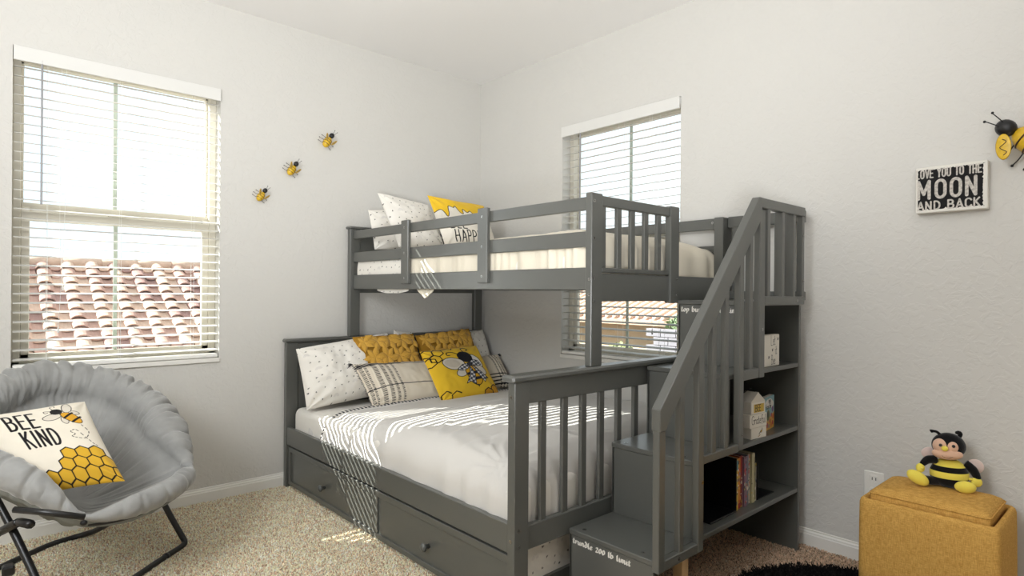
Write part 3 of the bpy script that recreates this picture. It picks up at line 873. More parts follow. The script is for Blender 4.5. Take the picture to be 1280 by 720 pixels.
# upper bedding
um = tag(part('mattress', softbox(-1.060, -.062, -1.985, -.085, 1.205, 1.345, .035, seed=5), SHEETW, smooth=True), 'thin white mattress lying on the top bunk', 'mattress')
VF, col = sheetpatch(lambda X, Y: np.stack([-1.062 - .012 * np.cos(Y / .08 * 1.5) - .003 * fbm(Y * 4, X * 3, 4), -.40 - X, 1.285 + Y], -1), .60, .13, 150, 34, 9, .045)
part('fitted_sheet', VF, PRINT, um, smooth=True, colors=col)
uptop = lambda x, y: 1.405 + .018 * np.clip((-np.asarray(y, float) - .6) / 1.2, 0, 1) - .03 * np.clip((np.asarray(x, float) + .6) / .5, -1, 1) ** 2 * (np.asarray(x) > -.6)
V, F = quilt('uc', (-.075, -1.070), (-.66, -1.995), uptop, 1.235, 1.235, 31, COMFT, nx=120, ny=150, sidefall=.075, footfall=.09, amp=.008)
k = (V[:, 1] < -1.3) & (V[:, 0] < -1.0)
V[:, 0] -= np.where(V[:, 0] < -1.0, .006 * np.sin(V[:, 1] * 95 + 3 * np.sin(V[:, 1] * 17)) * np.clip((-V[:, 1] - .9), 0, 1), 0)
o = part('comforter', (V, F), COMFT, smooth=True); solid(o, .01); tag(o, 'cream gathered comforter on the top bunk mattress', 'comforter'); ucomf = o
# cloth corners sticking out under the top rail
def flap(name, pts, x, mt, parent, seed):
    """small hanging lappet: fan polygon in the y-z plane with thickness"""
    n = len(pts); V = []
    for dx in (0, .006):
        for (y, z) in pts: V.append((x + dx + .004 * math.sin(y * 60 + seed), y, z))
    F = [tuple(range(n)), tuple(range(2 * n - 1, n - 1, -1))] + [(i, (i + 1) % n, (i + 1) % n + n, i + n) for i in range(n)]
    return part(name, (np.array(V), F), mt, parent)


flap('hanging_corner', [(-.74, 1.19), (-.77, 1.165), (-.80, 1.145), (-.825, 1.126), (-.85, 1.132), (-.88, 1.146), (-.905, 1.160), (-.92, 1.19)], -1.058, COMFT, ucomf, 1)
p = Paint(.36, .05, 120, 18, COTTON); speckle(p, 12, .04)
Vp = np.stack([-1.060 + .004 * np.sin(p.X * 30), -.50 - p.X, 1.176 + p.Y * np.clip(1.4 * np.cos(p.X / .18 * 1.4) ** .5 * .75, 0, 1)], -1).reshape(-1, 3)
part('hanging_edge', (Vp, grid(120, 18)), PRINT, um, colors=p.C.reshape(-1, 3), smooth=True)

# ------------------------------------------------------------------ storage staircase
stc = thing('storage_staircase', 'dark grey storage staircase with open bookshelves and slatted handrail at the bunk foot', 'staircase', (-.66, -2.25, 0))
SY0, SY1 = -2.050, -2.418           # back (bed side) and open side
rx = [-1.222, -.975, -.738, -.505]; tz = [.287, .567, .853, 1.132]
SR = -.098


def sp(name, *a, bev=.002, **k): return part(name, box(*a, bev), GREY, k.pop('parent', stc), **k)


for i in range(4):
    xe = rx[i + 1] + .0 if i < 3 else SR
    zb = 0 if i == 0 else tz[i - 1]
    yl = SY1
    sp('tread', rx[i] - .004, xe + (.012 if i < 3 else 0), SY1 - .002, SY0, tz[i] - .019, tz[i], bev=.0025)
    sp('riser', rx[i], rx[i] + .015, yl, SY0, zb, tz[i] - .019)
for i in range(3):
    sp('shelf', rx[i + 1] + .015, SR - .008, SY1, SY0, tz[i] - .019, tz[i])
sp('side_board', SR - .008, SR + .012, SY1 - .002, SY0 + .01, 0, 1.113)
for i in (1, 2, 3): sp('back_panel', rx[i], (rx[i + 1] if i < 3 else SR - .008), SY0 - .012, SY0 - .003, .27, tz[i] - .019)
sp('back_panel', rx[0], rx[1], SY0 - .012, SY0 - .003, 0, .27)
LEGW = mat('raw_pine', srgb(196, 164, 122), .6, .3, var=.08, vscale=30)
part('support_leg', box(-1.035, -.995, -2.41, -2.372, 0, .268, .002), LEGW, stc, label='unpainted pale wooden support leg')
GY0, GY1 = -2.450, -2.424


def gp(name, *a, bev=.0025, **k): return part(name, box(*a, bev), GREY, hr, **k)


hr = part('handrail', prism([(-1.238, .706), (-1.238, .790), (-.566, 1.548), (-.54, 1.548), (-.54, 1.46), (-1.198, .706)] if False else
                            [(-1.240, .716), (-1.240, .788), (-.562, 1.548), (-.540, 1.548), (-.540, 1.467), (-1.185, .745), (-1.205, .716)], 'y', GY0 - .004, GY1 + .004, .0025), GREY, stc)
railz = lambda x: .745 + (x + 1.185) * (1.467 - .745) / (.645)
for x in (-1.238,): gp('upright', x, x + .036, GY0, GY1, .256, .72)
for i, x in enumerate((-1.113, -1.000, -.905, -.815, -.712, -.626)):
    zb = .258 if i < 2 else .564 if i < 4 else .830
    wd = .028 if i not in (1, 3) else .034
    if i == 1: gp('upright', x, x + wd + .002, GY0, GY1, zb, railz(x + .02) + .02)
    elif i == 4: gp('upright', x, x + .034, GY0, GY1, .564, railz(x + .02) + .02)
    elif i == 3: gp('baluster', x, x + .028, GY0 + .003, GY1 - .001, zb + .004, railz(x + .02) + .02)
    else: gp('baluster', x, x + wd, GY0 + .003, GY1 - .001, zb + .004, railz(x + .02) + .02)
gp('bottom_rail', -1.202, -1.0, GY0 + .0005, GY1, .257, .291)
gp('bottom_rail', -.964, -.712, GY0 + .001, GY1, .560, .590)
gp('bottom_rail', -.678, -.552, GY0 + .001, GY1, .828, .868)
gp('upright', -.552, -.506, GY0, GY1, .828, 1.50)
gp('top_rail', -.542, -.124, GY0 - .002, GY1 + .002, 1.508, 1.548)
gp('bottom_rail', -.506, -.124, GY0, GY1, 1.117, 1.153)
gp('upright', -.150, -.124, GY0 + .001, GY1, 1.153, 1.508)
for x in (-.478, -.345, -.235): gp('baluster', x, x + .026, GY0 + .003, GY1 + .012, 1.150, 1.510)
# guard on the wall side of the landing
gb = part('wall_guard', box(-.058, -.034, -2.42, FB + .0, 1.492, 1.548, .003), GREY, stc)
part('bottom_rail', box(-.058, -.034, -2.42, FB, 1.134, 1.175, .003), GREY, gb)
for y in (-2.110, -2.370): part('baluster', box(-.056, -.036, y, y + .040, 1.17, 1.495, .002), GREY, gb)
for p_ in ((-.20, GY0 + .000, 1.135), (-.975, GY0, .50), (-.53, GY0, 1.02), (-.69, GY0, .62), (-1.12, GY0, .275), (-.137, GY0, 1.22), (-.137, GY0, 1.42)): screw(p_, 'y', hr)
for (x, y, z) in ((-1.195, -2.10, tz[0]), (-1.195, -2.36, tz[0]), (-.95, -2.10, tz[1]), (-.95, -2.36, tz[1]), (-.48, -2.10, tz[3])): screw((x, y, z), 'z', stc, .0075)


def lettering(txt, x, yc0, ztop, h, length, parent, wd=.0032):
    L, w0 = textlines(txt, 0, 0, h, 1., .03); k = length / w0
    L = [[(a * k, b) for a, b in p] for p in L]; V = []; F = []
    for n_, q in enumerate(nib(L, wd)):
        b = len(V)
        for off in (0, -.0008):
            for (a, c_) in q: V.append((x + off, yc0 - a, ztop - h + c_))
        F += [(b, b + 1, b + 2, b + 3), (b + 7, b + 6, b + 5, b + 4)] + [(b + i, b + (i + 1) % 4, b + 4 + (i + 1) % 4, b + 4 + i) for i in range(4)]
    return part('lettering', (np.array(V), F), LETTER, parent, label='white broken-script lettering')


lettering('trundle 200 lb limit', -1.2225, -2.068, .259, .021, .262, stc, .0052)
lettering('top bunk 200 lb limit', -.5055, -2.066, 1.106, .024, .285, stc, .0052)

# ------------------------------------------------------------------ things on the shelves
def rot2(x, y, a, cx, cy): return cx + (x - cx) * math.cos(a) - (y - cy) * math.sin(a), cy + (x - cx) * math.sin(a) + (y - cy) * math.cos(a)


def spin(V, a, c):
    V = np.array(V, float); x, y = V[:, 0] - c[0], V[:, 1] - c[1]
    V[:, 0] = c[0] + x * math.cos(a) - y * math.sin(a); V[:, 1] = c[1] + x * math.sin(a) + y * math.cos(a); return V


def facepanel(p, x0, y, z0, off=.0006):
    """printed sheet facing -y whose lower left corner is at x0,z0"""
    V = np.stack([x0 + p.w / 2 + p.X, np.full(p.X.shape, y - off), z0 + p.h / 2 + p.Y], -1).reshape(-1, 3)
    return (V, grid(p.nx, p.ny)), p.C.reshape(-1, 3)


WHITEW = mat('white_painted_block', srgb(214, 208, 196), .6, .3)
INK = srgb(28, 27, 27)
# "let it bee" block sign, top shelf
zt = tz[2]
sg = thing('block_sign', 'small white block sign reading let it bee on the highest shelf', 'sign', (-.33, -2.395, zt))
part('block', box(-.420, -.262, -2.400, -2.372, zt, zt + .135, .002), WHITEW, sg)
p = Paint(.155, .131, 160, 130, srgb(222, 217, 206))
for t_, x_, y_, h_, sx_ in (('Let', .000, .022, .046, .70), ('it', .038, -.018, .040, .8), ('Bee', .004, -.060, .040, .66)):
    for L in textlines(t_, x_, y_, h_, sx_, .02)[0]: p.stroke(L, .0026, INK)
for (x_, y_) in ((.064, .046), (.014, .0), (-.02, -.03)):
    p.ellipse((x_, y_), .006, .0035, .6, INK); p.ellipse((x_ + .003, y_ + .005), .004, .002, 1.2, INK); p.ellipse((x_ - .003, y_ + .004), .004, .002, 2.2, INK)
VF, col = facepanel(p, -.418, -2.400, zt + .002); part('printed_face', VF, PRINTG, sg, colors=col)

# stacked bee blocks on the middle shelf
zs = tz[1]; bc = (-.46, -2.37); ang = -.10


def blockthing(name, label, prof, y0_, y1_, paint, px0, pz0, group=None, dx=0, a=ang, rope=False):
    t = thing(name, label, 'block', (-.47 + dx, -2.37, min(q[1] for q in prof)))
    V, F = prism([(x + dx, z) for x, z in prof], 'y', y0_, y1_, .0015); part('block', (spin(V, a, bc), F), WHITEW, t)
    (V, F), col = facepanel(paint, px0 + dx, min(y0_, y1_), pz0); part('printed_face', (spin(V, a, bc), F), PRINTG, t, colors=col); return t


p = Paint(.108, .044, 120, 50, srgb(222, 217, 206))
p.stroke([(.002, -.006), (.014, .006)], .004, INK); p.ellipse((.018, .004), .007, .004, .6, srgb(196, 150, 40), INK, .0015); p.stroke([(.01, -.01), (-.004, -.016)], .003, srgb(150, 110, 40)); p.ellipse((.024, .012), .005, .003, 1.8, srgb(180, 178, 170), INK, .001)
blockthing('wooden_block', 'white wooden block printed with a tiny bee, bottom of the shelf stack', [(-.515, zs), (-.405, zs), (-.405, zs + .046), (-.515, zs + .046)], -2.408, -2.345, p, -.514, zs + .001)
p = Paint(.124, .052, 140, 58, srgb(222, 217, 206))
for L in textlines('Grateful', -.050, -.012, .034, .95, .02)[0]: p.stroke(L, .0028, INK)
blockthing('wooden_block', 'white wooden block reading grateful between the small bee block and roofed block', [(-.530, zs + .0465), (-.404, zs + .0465), (-.404, zs + .1005), (-.530, zs + .1005)], -2.410, -2.343, p, -.529, zs + .0475, a=-.08)
p = Paint(.098, .046, 120, 56, srgb(222, 217, 206)); p.poly([(-.034, -.018), (.040, -.018), (.040, .016), (-.034, .016)], srgb(196, 164, 72))
for L in textlines('BEE', -.022, -.014, .027, .85, .08)[0]: p.stroke(L, .0030, INK)
hz = zs + .101
t = blockthing('house_block', 'white house-shaped wooden block reading bee, topmost on the shelf stack', [(-.510, hz), (-.408, hz), (-.408, hz + .050), (-.459, hz + .088), (-.510, hz + .050)], -2.405, -2.345, p, -.508, hz + .001)
part('wire_loop', tube(spline([(-.50, -2.36, hz + .083), (-.49, -2.38, hz + .102), (-.465, -2.375, hz + .098), (-.452, -2.36, hz + .086)], 6), .0012, 6), BLACKM, t)


# board books
def boardbook(name, label, x0, x1, y, z0, h, th, a, paint, cov):
    t = thing(name, label, 'book', ((x0 + x1) / 2, y, z0)); c = ((x0 + x1) / 2, y)
    V, F = box(x0, x1, y - th / 2, y + th / 2, z0, z0 + h, .004, 2); part('pages', (spin(V, a, c), F), mat('board_pages', srgb(205, 200, 190), .6), t)
    V, F = box(x0, x1, y - th / 2 - .002, y - th / 2 + .001, z0, z0 + h, .0008); part('cover', (spin(V, a, c), F), cov, t)
    (V, F), col = facepanel(paint, x0 + .001, y - th / 2 - .002, z0 + .001); part('printed_face', (spin(V, a, c), F), PRINTG, t, colors=col); return t


AQ = mat('aqua_cover', srgb(120, 160, 168), .4)
p = Paint(.146, .143, 170, 170, srgb(132, 170, 178)); p.poly([(-.073, -.072), (.073, -.072), (.073, .0), (.0, -.02), (-.073, .0)], srgb(206, 160, 70))
p.ellipse((-.008, .044), .055, .020, 0, srgb(226, 222, 214)); p.ellipse((.03, .036), .034, .016, 0, srgb(226, 222, 214))
for t_, x_, y_ in (('busy', -.012, .046), ('Fuzzy Bee', -.052, .022)):
    for L in textlines(t_, x_, y_, .020, .95, .04)[0]: p.stroke(L, .0036, INK)
p.ellipse((-.018, -.008), .024, .024, 0, srgb(96, 100, 58), srgb(150, 146, 130), .004); p.ellipse((-.022, -.004), .009, .015, .3, srgb(40, 42, 44))
for x_, y_, r_, c_ in ((.048, .012, .013, (118, 70, 130)), (.03, -.012, .010, (164, 50, 90)), (.056, -.022, .012, (190, 80, 40)), (.05, -.048, .010, (176, 50, 60)), (.028, -.055, .010, (196, 96, 40)), (.01, -.036, .010, (170, 60, 70)),
                       (-.006, -.056, .010, (110, 120, 130)), (-.03, -.05, .012, (150, 60, 84)), (-.05, -.034, .011, (180, 70, 90)), (-.052, -.058, .010, (200, 100, 50))): p.ellipse((x_, y_), r_, r_, 0, srgb(*c_))
boardbook('board_book', 'small square board book with colourful bee meadow cover beside the stacked blocks', -.352, -.204, -2.352, zs, .145, .022, .16, p, AQ)
p = Paint(.13, .15, 60, 60, srgb(168, 150, 132)); p.stroke([(-.05, .066), (.05, .066)], .004, srgb(90, 60, 50)); p.ellipse((0, .064), .012, .007, 0, srgb(60, 50, 48))
boardbook('board_book', 'brown board book peeking out behind the bee meadow board book', -.40, -.268, -2.315, zs, .158, .016, .16, p, mat('brown_cover', srgb(138, 116, 98), .5))

# bottom shelf: bookends and paperbacks
z0_ = tz[0]
be = thing('bookend', 'black metal bookend engraved with thin scrolling branches at the left of the books', 'bookend', (-.71, -2.28, z0_))
part('base', box(-.800, -.600, -2.385, -2.16, z0_, z0_ + .008, .002), BLACKS, be)
V, F = box(-.604, -.598, -2.384, -2.13, z0_ + .006, z0_ + .215, .002); part('upright', (V, F), BLACKS, be)
part('back_plate', box(-.80, -.60, -2.150, -2.143, z0_ + .004, z0_ + .232, .002), BLACKS, be)
scr = []
for k in range(7):
    a0 = k * .9; scr.append(tube(spline([(-.78 + .02 * math.sin(a0 + i * .9), -2.152, z0_ + .02 + .03 * i + .008 * math.cos(a0)) if k % 2 else (-.79 + .028 * i + .006 * math.sin(a0 * 2), -2.152, z0_ + .04 + .02 * k + .02 * math.sin(i * .9 + a0)) for i in range(6)], 6), .0012, 5))
part('branch_scrolls', merge(scr), mat('engraving', srgb(66, 68, 70), .4), be)
be2 = thing('bookend', 'black metal bookend with a flat foot at the right of the books', 'bookend', (-.37, -2.28, z0_))
part('upright', box(-.402, -.397, -2.375, -2.20, z0_, z0_ + .16, .002), BLACKS, be2)
part('foot', box(-.398, -.245, -2.375, -2.22, z0_, z0_ + .004, .001), BLACKS, be2)
books = [('thin yellow paperback with teal head, first in the shelf row', (206, 178, 66), .0165, .205, 'y'), ('orange and yellow spotted paperback between the teal-headed and red books', (206, 128, 48), .020, .207, 'o'),
         ('dark red patterned paperback beside the orange spotted book', (142, 62, 54), .018, .210, 'r'), ('mauve spined paperback beside the dark red one', (138, 106, 122), .020, .205, 'm'),
         ('grey blue spined book in the middle of the shelf row', (112, 118, 128), .016, .203, 'g'), ('white and speckled paperback beside the grey blue book', (186, 178, 168), .014, .206, 'w'),
         ('cream book with olive edge, last of the tall books', (186, 178, 140), .022, .208, 'c'), ('short olive green book beside the last tall one', (120, 112, 66), .014, .160, 'v'),
         ('short white spined book leaning at the right end of the row', (206, 200, 190), .012, .158, 'e')]
x = -.594
for i, (lb, cl, th, h, k_) in enumerate(books):
    th *= 1.22
    c0 = srgb(*cl); t = thing('picture_book', lb, 'book', (x + th / 2, -2.28, z0_), group='picture books between the bookends')
    dep = .195 if h > .18 else .15; yo = -2.376 + .004 * ((i * 7) % 3)
    part('pages', box(x + .0015, x + th - .0015, yo + .003, yo + dep, z0_ + .003, z0_ + h - .003), mat('page_block', srgb(214, 206, 188), .8), t)
    cv = mat('book_cover_' + k_, c0, .45)
    part('cover', merge([box(x, x + .0015, yo, yo + dep, z0_, z0_ + h), box(x + th - .0015, x + th, yo, yo + dep, z0_, z0_ + h), box(x, x + th, yo, yo + .002, z0_, z0_ + h)]), cv, t)
    p = Paint(th * .96, h * .98, 16, 120, c0); rs_ = np.random.RandomState(i + 3)
    for q in range(26):
        u_ = (rs_.uniform(-.5, .5) * th, rs_.uniform(-.5, .5) * h); cc_ = [srgb(230, 224, 200), srgb(60, 50, 50), srgb(196, 60, 50), srgb(220, 190, 80), srgb(90, 110, 130)][rs_.randint(5)]
        if k_ in 'orwmy' or q < 5: p.ellipse(u_, .0035, rs_.uniform(.002, .008), 0, cc_)
    if k_ == 'y': p.poly([(-.02, .06), (.02, .06), (.02, .2), (-.02, .2)], srgb(86, 136, 140))
    if k_ == 'o': p.poly([(-.02, -.2), (.02, -.2), (.02, -.08), (-.02, -.08)], srgb(160, 48, 42))
    if k_ == 'r': p.poly([(-.02, .03), (.02, .03), (.02, .2), (-.02, .2)], srgb(160, 56, 46))
    VF, col = facepanel(p, x + th * .02, yo, z0_ + h * .01); part('spine_print', VF, PRINTG, t, colors=col)
    x += th + .0012

# ------------------------------------------------------------------ pillows
def pillowpts(corners, thick, n=60, wr=.006, seed=0, pinch=.05, sag=0., pw=2.4):
    """corners TL,TR,BR,BL in world; returns front function and closed mesh"""
    TL, TR, BR, BL = [np.array(c, float) for c in corners]
    U = (TR - TL + BR - BL) / 2; W_ = (TL - BL + TR - BR) / 2; N = np.cross(U, W_); N /= np.linalg.norm(N)
    lu, lw = np.linalg.norm(U), np.linalg.norm(W_)

    def f(u, v, side=1):   # u,v in -1..1, v up
        uu = u * (1 - pinch * (1 - v ** 2) * 1.0); vv = v * (1 - pinch * 1.2 * (1 - u ** 2))
        s = (uu + 1) / 2; t = (vv + 1) / 2
        base = ((TL * (1 - s[..., None]) + TR * s[..., None]) * t[..., None] + (BL * (1 - s[..., None]) + BR * s[..., None]) * (1 - t[..., None]))
        h = thick * (np.clip((1 - np.abs(u) ** pw) * (1 - np.abs(v) ** pw), 0, 1)) ** .55
        h = h + wr * fbm(u * lu * 2.2 + seed, v * lw * 2.2, seed, 3) * np.clip(h / thick * 1.6, 0, 1)
        # corner-pull creases
        for cu, cv in ((1, 1), (-1, 1), (1, -1), (-1, -1)):
            d = np.hypot(u - cu, v - cv); h = h + wr * .9 * np.exp(-(d / .55) ** 2) * np.sin(np.arctan2(v - cv, u - cu) * 9 + seed) * np.clip(h / thick * 2, 0, 1)
        z = np.zeros(base.shape); z[..., 2] = -sag * (1 - v ** 2) * 0
        return base + N * (h * (1 if side > 0 else -.75))[..., None] + z
    return f, N


def pillow(name, corners, thick, paint=None, label=None, cat='pillow', group=None, mt=None, back=(.8, .78, .74), seed=0, pinch=.05, wr=.006, parent=None, n=70, backmat=None, pw=2.4):
    f, N = pillowpts(corners, thick, wr=wr, seed=seed, pinch=pinch, pw=pw)
    nx, ny = (paint.nx, paint.ny) if paint is not None else (n, n)
    u = np.linspace(-1, 1, nx); v = np.linspace(-1, 1, ny); Ug, Vg = np.meshgrid(u, v)
    A = f(Ug, Vg).reshape(-1, 3); nb = 40
    ub, vb = np.meshgrid(np.linspace(-1, 1, nb), np.linspace(-1, 1, nb)); B = f(ub, vb, -1).reshape(-1, 3)
    FA = grid(nx, ny); FB_ = [tuple(i + len(A) for i in q[::-1]) for q in grid(nb, nb)]
    V = np.vstack([A, B]); col = None
    if paint is not None: col = np.vstack([paint.C.reshape(-1, 3), np.ones((len(B), 3)) * np.array(back[:3])])
    o = part(name, (V, FA + FB_), mt or PRINT, parent, smooth=True, colors=col)
    if label: tag(o, label, cat, group)
    return o, f, N


K = srgb(30, 28, 30)
# speckled pillows
def speckpaint(w_, h_, seed, n=230): p = Paint(w_, h_, n, int(n * h_ / w_), COTTON); speckle(p, seed, .05); return p


pillow('bed_pillow', [(-1.478, -.135, .822), (-.86, -.11, .892), (-.86, -.27, .53), (-1.482, -.30, .492)], .10, speckpaint(.64, .40, 1), 'large white speckled pillow filling the left of the lower headboard', back=COTTON, seed=2, pinch=.02, wr=.012, pw=3)
pillow('bed_pillow', [(-.80, -.085, .905), (-.66, -.085, .885), (-.60, -.22, .54), (-.86, -.22, .54)], .030, speckpaint(.24, .40, 5, 120), 'speckled pillow peeking out between the two mustard petal pillows', back=COTTON, seed=5, pinch=.02)
pillow('bed_pillow', [(-.50, -.095, .862), (-.045, -.095, .880), (-.050, -.24, .56), (-.50, -.26, .54)], .07, speckpaint(.46, .36, 7), 'white speckled pillow in the lower bunk corner beside the wall with the window', back=COTTON, seed=7, pinch=.02, pw=3)
# petal pillows
MUST = mat('mustard_felt', srgb(206, 160, 70), .9, .15, var=.10, vscale=14, bump=.3, bscale=200, sheen=.3)


def petalmesh():
    V = []; F = []; n = 8
    for i in range(n + 1):
        t = i / n; w_ = .5 * math.sin(math.pi * t ** .85) ** 1.1 * .56
        z = .10 * math.sin(math.pi * t) + .06 * t
        V += [(t, -w_, z - .10 * math.sin(math.pi * t)), (t, -w_ * .5, z + .01), (t, 0, z + .07 * math.sin(math.pi * t)), (t, w_ * .5, z + .01), (t, w_, z - .10 * math.sin(math.pi * t))]
    for i in range(n):
        for k in range(4): F.append((i * 5 + k, (i + 1) * 5 + k, (i + 1) * 5 + k + 1, i * 5 + k + 1))
    return V, F


PV, PF = petalmesh(); petme = bpy.data.meshes.new('petal'); petme.from_pydata(PV, [], PF); petme.materials.append(MUST); petme.update()
petme.polygons.foreach_set('use_smooth', [True] * len(petme.polygons))
rp_ = random.Random(4)


def petalpillow(corners, label, seed):
    TL, TR, BR, BL = [np.array(c) for c in corners]; t = thing('petal_pillow', label, 'pillow', tuple((BL + BR) / 2), group='mustard petal pillows')
    o, f, N = pillow('cover', corners, .045, mt=mat('mustard_shaded_cover', srgb(168, 124, 44), .9, .15, var=.1, vscale=14), seed=seed, parent=t, pinch=.01, pw=4); U = (TR - TL); lu = np.linalg.norm(U); lw = np.linalg.norm(TL - BL); U = U / lu; W_ = np.cross(N, U)  # cover darker than the petals: shade in the gaps painted into its colour
    base = wloc(t); r0 = .075
    for j in range(3):
        for i in range(5):
            cu = (-.84 + i * .42 + (.21 if j % 2 else 0)); cv = -.72 + j * .70
            if cu > .98: continue
            a0 = rp_.uniform(0, 1.05); c0 = f(np.array(cu * .95), np.array(cv)) + N * .006
            for k in range(6):
                a = a0 + k * math.pi / 3 + rp_.uniform(-.08, .08); r = r0 * rp_.uniform(.9, 1.1)
                du, dv = math.cos(a) * r / (lu / 2), math.sin(a) * r / (lw / 2)
                if abs(cu + du) > 1.03 or abs(cv + dv) > 1.08: r *= .62
                tip = f(np.array(np.clip(cu + du, -1, 1)), np.array(np.clip(cv + dv, -1, 1))) + N * .014
                X = tip - c0; X = X / np.linalg.norm(X); Z = N - X * (N @ X); Z /= np.linalg.norm(Z); Y = np.cross(Z, X)
                q = bpy.data.objects.new('petal', petme); C.objects.link(q); q.parent = t
                M = Matrix(((X[0] * r, Y[0] * r, Z[0] * r * .75, 0), (X[1] * r, Y[1] * r, Z[1] * r * .75, 0), (X[2] * r, Y[2] * r, Z[2] * r * .75, 0), (0, 0, 0, 1)))
                p_ = c0 + N * .001; M.translation = Vector(p_) - base; q.matrix_local = M
    return t


petalpillow([(-1.148, -.185, .880), (-.712, -.185, .882), (-.70, -.31, .60), (-1.140, -.33, .60)], 'mustard felt pillow with sewn flower petals behind the black fringed striped cushion', 3)
petalpillow([(-.690, -.175, .868), (-.24, -.175, .898), (-.21, -.29, .60), (-.690, -.31, .60)], 'mustard felt pillow with sewn flower petals behind the yellow bee cushion', 4)

# woven striped pillows
CREAM = srgb(226, 216, 198); DKW = srgb(36, 36, 42)


def weave(p, x, wd, y0, y1, seed=0, horiz=False):
    n = int((y1 - y0) / .0085)
    for k in range(n):
        y = y0 + (k + .5) * (y1 - y0) / n
        q = [(x - wd / 2, y), (x + wd / 2, y + .002 * ((k * 7 + seed) % 3 - 1))]
        if horiz: q = [(b, a) for a, b in q]
        p.stroke(q, .0042, DKW)


p = Paint(.62, .33, 300, 160, CREAM)
for x, wd in ((-.215, .026), (-.165, .022), (-.122, .016), (-.080, .013)): weave(p, x, wd, -.165, .165)
for x in (-.238, -.192, -.182, -.143, -.102): p.stroke([(x, -.165), (x, .165)], .0022, srgb(246, 240, 226))
weave(p, -.292, .018, -.165, .165, 1); weave(p, -.268, .012, -.165, .165, 2)
for y in (-.055, .125, .146): p.stroke([(-.31, y - .006), (-.1, y + .002), (.31, y)], .006, DKW)
for y in (.135,): p.stroke([(-.31, y - .006), (-.1, y + .002), (.0, y)], .010, DKW)


def stripedpillow(corners, paint, label, seed, tas):
    TL, TR, BR, BL = [np.array(c) for c in corners]; t = thing('striped_pillow', label, 'pillow', tuple((BL + BR) / 2))
    o, f, N = pillow('cover', corners, .065, paint, seed=seed, parent=t, back=CREAM, pinch=.03, pw=3)
    for c, s in tas:
        c = np.array(c); L = []
        for k in range(14):
            a = rp_.uniform(-.9, .9); d = np.array([s * (.6 + .4 * math.cos(a)), -.2 * math.sin(k), .6 * math.sin(a) - .05]); d /= np.linalg.norm(d); ln = rp_.uniform(.018, .036)
            L.append(tube([c, c + d * ln * .5, c + d * ln + np.array([0, 0, -.004])], .0013, 4))
        part('corner_tassel', merge(L), mat('black_yarn', DKW, .9), t)
    return t


c_ = [(-1.205, -.300, .728), (-.62, -.290, .708), (-.60, -.475, .490), (-1.182, -.500, .500)]
t = stripedpillow(c_, p, 'cream woven cushion with black fringed left edge and dashed stripes', 6, [(c_[0], -1), (c_[3], -1)])
fr = []
for k in range(60):
    s = k / 59; a = np.array(c_[0]) * (1 - s) + np.array(c_[3]) * s; a = a + np.array([.012 * math.sin(math.pi * s), 0, 0])
    fr.append(tube([a, a + np.array([-rp_.uniform(.006, .016), -.008 + rp_.uniform(-.01, .01), rp_.uniform(-.006, .006)])], .0014, 4))
part('fringe', merge(fr), MATS['black_yarn'], t)
p = Paint(.50, .30, 260, 150, CREAM)
for x in (.115, .150, .185): weave(p, x, .014, -.15, .15); p.stroke([(x + .016, -.15), (x + .016, .15)], .004, srgb(244, 238, 226))
for y in (-.055, -.080, -.108, -.130): p.stroke([(-.25, y - .004), (.25, y)], .009, DKW)
c_ = [(-.50, -.275, .695), (-.052, -.275, .708), (-.045, -.435, .50), (-.48, -.445, .49)]
stripedpillow(c_, p, 'cream woven cushion with black bands half hidden behind the yellow bee cushion', 9, [(c_[1], 1)])


def hexpts(cx, cy, r, rot=0): return [(cx + r * math.cos(math.radians(60 * k + 30) + rot), cy + r * math.sin(math.radians(60 * k + 30) + rot)) for k in range(6)]


# yellow bee cushion with a gingham bow
YEL = srgb(232, 190, 52)
p = Paint(.46, .46, 300, 300, YEL)
for q in ((-.205, .185), (-.135, .183), (-.17, .122), (-.215, .10)): p.stroke(hexpts(*q, .040) + [hexpts(*q, .040)[0]], .0080, K)
p.stroke([(-.1, .205), (-.05, .215), (-.02, .2), (.0, .225)], .0080, K)
for q in ((-.19, -.20), (-.12, -.215)): p.stroke(hexpts(*q, .040)[:5], .0080, K)
for q in ((.20, -.20), (.14, -.225)): p.poly(hexpts(*q, .040), srgb(206, 150, 40), K, .0075)
WG = srgb(214, 206, 192)
p.ellipse((-.065, .055), .085, .055, -.25, WG, K, .006); p.ellipse((-.075, .058), .058, .036, -.25, srgb(200, 190, 174)); p.ellipse((-.03, -.035), .05, .034, .5, WG, K, .005)
p.ellipse((.125, .055), .042, .070, .35, srgb(228, 224, 218), K, .006); p.ellipse((.125, -.03), .04, .055, .7, WG, K, .005)
p.ellipse((.055, -.065), .058, .095, .15, srgb(222, 168, 40), K, .006)
for yy in (-.045, -.095): p.poly([(.0, yy), (.112, yy + .008), (.112, yy - .016), (.0, yy - .024)], srgb(34, 34, 46))
p.poly([(.05, -.150), (.075, -.155), (.063, -.175)], K)
p.ellipse((.045, .105), .058, .050, -.5, srgb(30, 30, 36), K, .006)
for q in (spline([(.0, .14), (-.03, .165), (-.075, .165), (-.085, .14), (-.065, .135)], 6), spline([(.05, .15), (.055, .195), (.09, .205), (.105, .18), (.085, .17)], 6)): p.stroke([tuple(a) for a in q], .0080, K)
G1, G2, G3 = srgb(226, 224, 222), srgb(54, 56, 66), srgb(130, 132, 140)


def gingham(poly):
    ins = p.inside(poly).astype(float); p._mix(ins, G1); c = .014
    A = (np.floor((p.X + p.Y * .4) / c) % 2 == 0) * ins; B = (np.floor((p.Y - p.X * .4) / c) % 2 == 0) * ins
    p._mix(((A + B) == 1).astype(float) * ins, G3); p._mix(((A + B) == 2).astype(float) * ins, G2); p.stroke(list(poly) + [poly[0]], .005, K)


